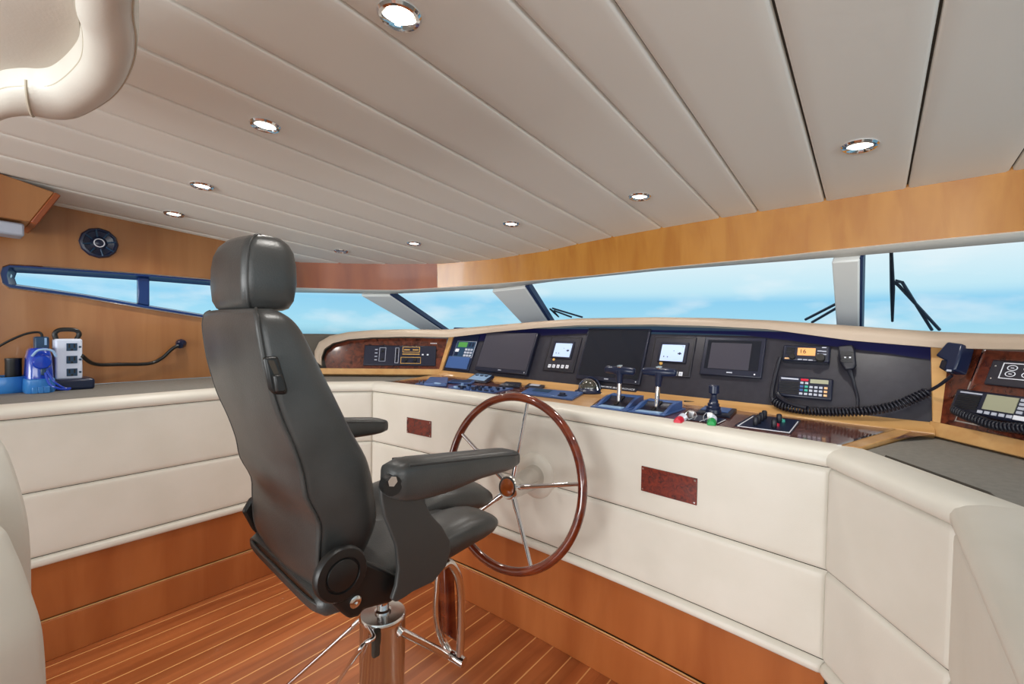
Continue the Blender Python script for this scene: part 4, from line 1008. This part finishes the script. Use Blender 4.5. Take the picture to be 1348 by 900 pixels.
for x in (552, 557, 561): q = CP.px(x, 504.5, .004); bm = BM(); cyl(bm, q, q+V((0, .003, .018)), .004, n=8); obj('toggle_switch', bm, 'dkblue', o)
o = wedge('sunglasses_case', [(656, 509), (684, 511), (687, 506.5), (666, 505)], .010, .014, 'skylitblack', 'flat black case lying under the right corner of the left monitor', 'case')
bm = BM(); q = CP.px(674, 507, .013); box(bm, q-V((.022, .006, 0)), q+V((.022, .006, .007))); obj('clasp', bm, 'cord', o, bev=.002)
o = wedge('phone_cradle', [(690, 510), (714, 512.5), (718, 509), (696, 506.5)], .006, .010, 'dash', 'small dark cradle left of the blue control plate', 'cradle')
cslab('pad', [(696, 509.6), (709, 511), (712, 509), (700, 507.6)], .010, .012, 'grey', o, .001)
# knob panel at the right of the counter
o = cslab('knob_panel', [(967.3, 561), (1041.6, 570.8), (1054, 554.5), (991, 547)], 0, .005, 'dkblue', None, .001); tag(o, 'blue panel with six small black knobs near the right end of the counter', 'switch panel')
for a, b in (((971, 560.6), (991.5, 548)), ((1039, 569.4), (1050.5, 554.7)), ((971, 560.6), (1039, 569.4))):
    bm = BM(); tube(bm, [CP.px(*a, .0055), CP.px(*b, .0055)], .0016, 6); obj('printed_line', bm, 'white', o)
for x, y in ((994.5, 560), (998.5, 557), (1002.3, 554), (1006.2, 551), (1018.8, 563.5), (1025.5, 556)):
    q = CP.px(x, y, .005); bm = BM(); lathe(bm, [(.001, 0), (.007, 0), (.0085, .006), (.0085, .026), (.006, .030), (.001, .030)], frame_mtx(q, V((1, 0, 0)), V((0, 1, 0)), CP.n), 14); obj('knob', bm, 'cord', o)
for x, y, c in ((1022.5, 560.5, 'red'), (1030, 555, 'teal')):
    q = CP.px(x, y, .005); bm = BM(); lathe(bm, [(.001, 0), (.008, 0), (.008, .008), (.001, .01)], frame_mtx(q, V((1, 0, 0)), V((0, 1, 0)), CP.n), 14); obj('indicator_light', bm, c, o)

# ------------------------------------------------------------------ port wall: speaker, cupboard, cord, devices on the shelf
p = wpt(130, 320); rw = .5*((wpt(104, 320)-wpt(156, 320)).length); m = frame_mtx(p, V((0, 1, 0)), V((0, 0, 1)), V((1, 0, 0)))
bm = BM(); lathe(bm, [(.001, 0), (rw, 0), (rw, .010), (rw*.94, .018), (rw*.82, .020), (rw*.78, .012), (rw*.45, .004), (rw*.3, .012), (rw*.12, .016), (.001, .017)], m, 12); o = obj('wall_speaker', bm, 'dkblue', shadeang=30)
tag(o, 'round dark blue speaker with white centre ring on the wood wall', 'speaker')
bm = BM(); tube(bm, [p+V((.014, rw*.26*cos(2*pi*k/32), rw*.26*sin(2*pi*k/32))) for k in range(32)], .0025, 8, closed=True); obj('centre_ring', bm, 'white', o)
for k in range(8):
    a = 2*pi*k/8+.2; bm = BM(); tube(bm, [p+V((.010, rw*.4*cos(a), rw*.4*sin(a))), p+V((.019, rw*.86*cos(a), rw*.86*sin(a)))], .004, 6); obj('grille_spoke', bm, 'socket', o)
# overhead wood cupboard at the left edge
cupx = -2.85
cq_ = [onx(*q, cupx) for q in ((-60, 200), (0, 225), (72, 253), (40, 292), (0, 285.5), (-60, 276))]
cq_ = [V((q.x, q.y, min(q.z, cz(cupx, q.y)-.004))) for q in cq_]
bm = BM(); rings(bm, [cq_, [V((WX+.003, q.y, min(q.z, cz(WX, q.y)-.004))) for q in cq_]]); o = obj('overhead_cupboard', bm, 'wall', bev=.004); tag(o, 'varnished wood overhead cupboard under the ceiling at the far left', 'cupboard')
e0, e1 = onx(72, 253, cupx), onx(40, 292, cupx); dn = (e1-e0).normalized(); ou = V((0, -dn.z, dn.y)); ou = ou if ou.y > 0 else -ou
bm = BM(); prism(bm, [e0+V((.008, 0, 0)), e1+V((.008, 0, 0)), e1+V((.008, 0, 0))+ou*.022, e0+V((.008, 0, 0))+ou*.022], (WX-cupx-.0, 0, 0)); obj('end_trim', bm, 'header2', o, bev=.004)
a0, a1 = onx(-60, 279, cupx), onx(33, 293.5, cupx)
bm = BM(); prism(bm, [a0+V((-.02, 0, 0)), a1+V((-.02, 0, 0)), a1+V((-.02, 0, -.055)), a0+V((-.02, 0, -.055))], (-.12, 0, 0)); l = obj('strip_lamp', bm, 'shade', o, bev=.008)
# things standing on the port shelf (z = worktop)
ZS = .984
def sx(x, y, X): return onx(x, y, X)
# power tower
P0 = V((-3.02, sx(75, 500, -3.02).y, ZS)); ya, yb = sx(73, 500, -2.97).y, sx(109, 497, -2.97).y; yc = (ya+yb)/2; hy = (yb-ya)/2
zt = sx(90, 446, -2.97).z
bm = BM(); box(bm, (-3.09, yc-hy-.012, ZS), (-2.94, yb+.040, ZS+.052)); o = obj('power_tower', bm, 'dkblue', bev=.012, seg=3); tag(o, 'white power outlet tower with three dark sockets and black carry handle', 'power strip')
bm = BM(); box(bm, (-3.07, yc-hy, ZS+.05), (-2.97, yc+hy, zt)); tw = obj('tower_body', bm, 'whitep', o, bev=.008, seg=3)
hh = zt-ZS-.05
for k in range(3):
    zc = ZS+.05+hh*(.17+.315*k); bm = BM(); box(bm, (-2.972, yc-hy*.20, zc-hh*.095), (-2.967, yc+hy*.60, zc+hh*.095)); so = obj('socket', bm, 'socket', tw, bev=.001)
    bm = BM()
    for dy in (.0, .38): box(bm, (-2.968, yc+hy*dy-.003, zc-.004), (-2.9655, yc+hy*dy+.003, zc+.014))
    box(bm, (-2.968, yc+hy*.19-.004, zc-.016), (-2.9655, yc+hy*.19+.004, zc-.008)); obj('slots', bm, 'mech', so, smooth=False)
    bm = BM(); cyl(bm, (-2.972, yc+hy*.8, zc), (-2.966, yc+hy*.8, zc), .005, n=10); obj('switch', bm, 'socket', tw)
hpz = zt
bm = BM(); tube(bm, smoothpath([(-3.02, yc-hy*.8, hpz-.004), (-3.02, yc-hy*.9, hpz+.025), (-3.02, yc-hy*.5, hpz+.042), (-3.02, yc+hy*.5, hpz+.042), (-3.02, yc+hy*.9, hpz+.025), (-3.02, yc+hy*.7, hpz-.004)], 5), .010, 10); obj('handle', bm, 'mech', o)
# cord from the tower to the wall plug
pl_ = wpt(235, 452)
def wcp(x, y, d): return onx(x, y, WX+d)
bm = BM(); tube(bm, smoothpath([V((-2.97, yb-.003, ZS+.16)), wcp(125, 479, .10), wcp(160, 479.5, .06), wcp(195, 478.5, .03), wcp(212, 472, .025), wcp(228, 458, .045), V((WX+.05, pl_.y-.012, pl_.z-.012))], 6), .009, 10); o = obj('extension_lead', bm, 'mech'); tag(o, 'thick black power cord running along the wood wall to a plug', 'cord')
bm = BM(); tube(bm, [V((WX, pl_.y+.01, pl_.z)), V((WX+.03, pl_.y+.005, pl_.z)), V((WX+.052, pl_.y-.01, pl_.z-.01))], [.026, .026, .018], 14); obj('plug', bm, 'dkblue', o)
# blue humidifier-like tank on its base
y0, y1 = sx(32, 480, -2.95).y, sx(71, 480, -2.95).y; ym = (y0+y1)/2; hw = (y1-y0)/2; zT = sx(52, 458, -2.95).z; zB = sx(50, 499, -2.9).z
def supe(cx_, cy_, a, b, z, n=28, p=.5): return [V((cx_+a*math.copysign(abs(cos(2*pi*k/n))**p, cos(2*pi*k/n)), cy_+b*math.copysign(abs(sin(2*pi*k/n))**p, sin(2*pi*k/n)), z)) for k in range(n)]
bm = BM(); rings(bm, [supe(-2.98, ym, .075, hw*1.03, ZS), supe(-2.98, ym, .08, hw*1.1, ZS+.01), supe(-2.98, ym, .078, hw*1.06, zB-.004), supe(-2.98, ym, .072, hw, zB)]); o = obj('water_flosser', bm, 'hbase'); tag(o, 'translucent blue water tank appliance on a light blue base, left of the white tower', 'appliance')
for k in (-.4, .0, .4):
    bm = BM(); box(bm, (-2.905, ym+hw*k-.01, ZS), (-2.896, ym+hw*k+.01, ZS+.03)); obj('foot', bm, 'hbase', o, bev=.003)
zh = zT-zB
bm = BM(); rings(bm, [supe(-2.98, ym, .070, hw*.98, zB), supe(-2.98, ym, .070, hw*.97, zB+.01), supe(-2.98, ym, .062, hw*.88, zB+zh*.7), supe(-2.98, ym, .056, hw*.76, zB+zh*.92), supe(-2.98, ym, .045, hw*.6, zT)]); tk = obj('tank', bm, 'htank', o, shadeang=70)
bm = BM(); m = frame_mtx(V((-2.918, ym+hw*.1, zB+zh*.55)), V((0, 1, 0)), V((0, 0, 1)), V((1, 0, 0))); lathe(bm, [(.001, -.01), (.032, -.01), (.032, .012), (.026, .020), (.001, .021)], m, 24); obj('dial', bm, 'htank', tk)
bm = BM(); tube(bm, smoothpath([(-2.915, ym+hw*.1-.03, zB+zh*.75), (-2.905, ym+hw*.1-.01, zB+zh*.95), (-2.905, ym+hw*.1+.03, zB+zh*.93), (-2.91, ym+hw*.1+.045, zB+zh*.72)], 5), .005, 8); obj('carry_loop', bm, 'bluelight', tk)
bm = BM(); box(bm, (-2.918, ym+hw*.0, zB+zh*.12), (-2.902, ym+hw*.35, zB+zh*.34)); obj('valve', bm, 'socket', tk, bev=.004)
bm = BM(); tube(bm, smoothpath([(-2.90, ym+hw*.3, zB+zh*.2), (-2.88, ym+hw*.5, zB-.02), (-2.87, ym+hw*1.1, ZS+.02), (-2.88, ym+hw*1.7, ZS+.012), (-2.88, ym+hw*1.95, ZS+.014)], 5), .005, 8); obj('hose', bm, 'htank', o)
bm = BM(); tube(bm, smoothpath([(-2.90, ym+hw*.4, zB+zh*.25), (-2.885, ym+hw*.8, zB-.01), (-2.88, ym+hw*1.5, ZS+.02), (-2.88, ym+hw*2.0, ZS+.016)], 5), .0045, 8); obj('hose', bm, 'htank', o)
# black charger brick behind the tank
q0, q1 = sx(45, 454, -3.06), sx(64, 443, -3.06); bm = BM(); box(bm, (-3.10, q0.y, ZS), (-3.04, q1.y, q1.z)); o = obj('charger_brick', bm, 'socket', bev=.006); tag(o, 'dark charger brick standing behind the blue tank', 'charger')
bm = BM(); box(bm, (-3.042, lerp(q0.y, q1.y, .66), q0.z), (-3.0385, lerp(q0.y, q1.y, .82), q1.z-.006)); obj('label_stripe', bm, 'bluelight', o)
bm = BM(); tube(bm, smoothpath([(-3.07, q1.y-.02, q1.z-.002), (-3.07, q1.y-.03, q1.z+.02), (-3.08, q0.y-.03, q1.z+.01), (-3.10, q0.y-.10, q0.z-.0), (-3.12, q0.y-.14, q0.z-.05), (-3.12, q0.y-.12, ZS+.14)], 5), .005, 8); obj('lead', bm, 'mech', o)
# black mug-like speaker
q0, q1 = sx(6, 488, -3.06), sx(29, 471, -3.06); bm = BM(); yy = (q0.y+q1.y)/2; rr_ = (q1.y-q0.y)/2
lathe(bm, [(.001, 0), (rr_*.9, 0), (rr_, .01), (rr_, q1.z-ZS-.012), (rr_*1.02, q1.z-ZS-.01), (rr_*1.02, q1.z-ZS), (rr_*.9, q1.z-ZS), (.001, q1.z-ZS-.004)], Matrix.Translation((-3.06, yy, ZS)), 28); o = obj('black_canister', bm, 'mech'); tag(o, 'glossy black canister standing at the left of the blue tank', 'canister')
bm = BM(); zr = q1.z-.10; tube(bm, [V((-3.06+(rr_+.001)*cos(2*pi*k/28), yy+(rr_+.001)*sin(2*pi*k/28), zr)) for k in range(28)], .003, 6, closed=True); obj('chrome_band', bm, 'satin', o)
# blue round charging puck at the left edge
pc = onz(8, 516, ZS); rp_ = .5*(onz(33, 516, ZS)-onz(-17, 516, ZS)).length
bm = BM(); lathe(bm, [(.001, 0), (rp_*.92, 0), (rp_, .010), (rp_, .055), (rp_*.95, .072), (rp_*.84, .072), (rp_*.8, .06), (.001, .058)], Matrix.Translation(pc), 36); o = obj('round_tray', bm, 'hbase'); tag(o, 'round blue tray with dark inside at the left end of the shelf', 'tray')
bm = BM(); lathe(bm, [(.001, .058), (rp_*.78, .0595), (rp_*.76, .064), (.001, .0635)], Matrix.Translation(pc), 32); ins = obj('inset', bm, 'mech', o)
for k in range(9):
    a = 2*pi*k/9; bm = BM(); cyl(bm, pc+V((rp_*.5*cos(a), rp_*.5*sin(a), .063)), pc+V((rp_*.5*cos(a), rp_*.5*sin(a), .067)), .004, n=8); obj('stud', bm, 'satin', ins)

# ------------------------------------------------------------------ windscreen wipers outside
def outside(P, d=.05): return P+rad(P)*d+V((0, 0, d*.6))
def scr(x, y):
    """point where the view meets the raked windscreen"""
    a = cv(GT, curve_at(GT, x)); b_ = cv(BASE, curve_at(BASE, x)); ya_, yb_ = proj(a)[1], proj(b_)[1]
    return outside(lerp(a, b_, (y-ya_)/(yb_-ya_)))
def wiper(blade, arms, lab):
    B0 = [scr(*q) for q in blade]
    bm = BM(); tube(bm, B0, [.006]+[.009]*(len(B0)-2)+[.005], 8); o = obj('windscreen_wiper', bm, 'cord'); tag(o, lab, 'wiper', 'windscreen wipers')
    for ar in arms:
        bm = BM(); tube(bm, [scr(*q)+V((0, .01, .01)) for q in ar], .0065, 8); obj('wiper_arm', bm, 'wiper', o)
    return o
wiper([(1165, 340), (1168, 382), (1169, 424)], [[(1171, 374), (1180, 376), (1219, 440)], [(1171, 376), (1176, 380), (1230, 440)]], 'upright windscreen wiper with double arm in the right window')
wiper([(1092, 352), (1098, 366), (1105, 385)], [[(1106, 396), (1058, 424)], [(1106, 401), (1066, 428)]], 'windscreen wiper beside the thick mullion, arms slanting left')
wiper([(654, 381), (676, 400), (700, 416)], [[(690, 408), (708, 420)]], 'windscreen wiper lying along the slanted middle mullion')
wiper([(722, 407), (728, 412), (734, 418)], [[(724, 408), (764, 420)], [(726, 411), (750, 420)]], 'pale wiper arm low in the window right of the slanted mullion')

# ------------------------------------------------------------------ padded ceiling surround at the top left
hz = 1.70
outer = [(183, -140), (182, -60), (179, 0), (183, 30), (181, 60), (170, 90), (152, 115), (125, 134), (98, 146), (70, 146), (45, 141), (20, 142), (0, 148), (-40, 166), (-90, 200)]
inner = [(96, -140), (96, -60), (98, 0), (106, 25), (108, 50), (105, 68), (95, 82), (80, 96), (66, 104), (50, 106), (34, 105), (15, 106), (0, 109), (-40, 122), (-90, 150)]
Op = smoothpath([onz(*q, hz) for q in outer], 4); Ip = smoothpath([onz(*q, hz) for q in inner], 4)
bm = BM(); rs = []
for a, b_ in zip(Op, Ip):
    c = (a+b_)/2; w = (a-b_)/2; ctop = .16
    r = []
    for k in range(13):
        t = pi*k/12; r.append(c+w*cos(t)-V((0, 0, .030*sin(t)**.8)))
    r.append(b_+V((0, 0, .03))-w*.1); r.append(b_+V((0, 0, .13))-w*.12); r.append(a+V((0, 0, .235))-w*.1); r.append(a+V((0, 0, .02)))
    rs.append(r)
rings(bm, rs); o = obj('hatch_surround', bm, 'leather', shadeang=70); tag(o, 'curved cream leather surround under the ceiling at the top left', 'padded surround')
bm = BM(); tube(bm, [lerp(a, b_, .06)-V((0, 0, .016)) for a, b_ in zip(Op, Ip)], .0018, 6); obj('stitching', bm, 'piping', o)
bm = BM(); tube(bm, [lerp(a, b_, .97)-V((0, 0, .009)) for a, b_ in zip(Op, Ip)], .0016, 6); obj('stitching', bm, 'piping', o)
i = min(range(len(Op)), key=lambda k: abs(proj(Ip[k])[0]-34)+abs(proj(Ip[k])[1]-105))
bm = BM(); a, b_ = Op[i], Ip[i]; c = (a+b_)/2; w = (a-b_)/2
tube(bm, [c+w*cos(pi*k/12)*1.0-V((0, 0, .0305*sin(pi*k/12)**.8)) for k in range(13)], .0022, 6); obj('seam', bm, 'piping', o)
# leather lining seen through it
lz = 1.738
lp = [(-90, 60), (0, 90), (35, 102), (60, 106), (80, 100), (100, 84), (112, 60), (114, 20), (108, -20), (100, -140), (-90, -140)]
L0_ = [onz(*q, lz) for q in lp]
bm = BM(); cen = sum(L0_, V())/len(L0_)
rings(bm, [L0_, [lerp(q, cen, .04)-V((0, 0, .012)) for q in L0_], [lerp(q, cen, .12)-V((0, 0, .02)) for q in L0_]]); rings(bm, [[q+V((0, 0, .02)) for q in L0_], L0_])
obj('lining_panel', bm, 'leather', o, shadeang=50)

# ------------------------------------------------------------------ cream lounge seat edges at the lower left
def seatback(nm, edge, d, th, lab, cat):
    nn = V((fw.x, fw.y, 0)).normalized(); base = CAM+ray(20, 700)*d
    pts = [onp(x, y, base, nn) for x, y in edge]
    out = []
    for p_ in pts: out.append(p_)
    bm = BM(); k = len(pts)
    low = V((0, 0, 0))
    front_ = [p_ for p_ in pts]; rs = []
    side = V((-rt.x, -rt.y, 0)).normalized()
    prof = [(.0, .5), (.0015, .22), (.006, .08), (.016, .015), (.04, .0), (.25, 0.0), (.25, 1.0), (.02, 1.0), (.005, .92), (.0015, .75)]
    for p_ in front_: rs.append([p_+side*a+nn*(th*b-th*.85) for a, b in prof])
    rings(bm, rs); o = obj(nm, bm, 'leather', shadeang=70); tag(o, lab, cat)
    for a, b in ((.018, .012), ):
        bm = BM(); tube(bm, [p_+side*a+nn*(th*b-th*.85-.001) for p_ in front_], .0014, 6); obj('stitching', bm, 'piping', o)
    return o
seatback('lounge_seat', smoothpath([(-30, 668), (-14, 682), (0, 696), (8, 705), (17, 725), (28, 750), (41, 788), (50, 815), (55, 842), (59, 900), (61, 1000), (62, 1150)], 4), .80, .10, 'nearest cream lounge seat edge at the lower left corner, lower in front', 'seat')
seatback('lounge_seat', smoothpath([(-30, 552), (-12, 566), (0, 580), (11, 598), (26, 642), (36, 684), (40, 728), (41, 785), (42, 900), (43, 1030)], 4), .95, .07, 'cream lounge seat edge behind the nearest one, lower left against the side cabinet', 'seat')
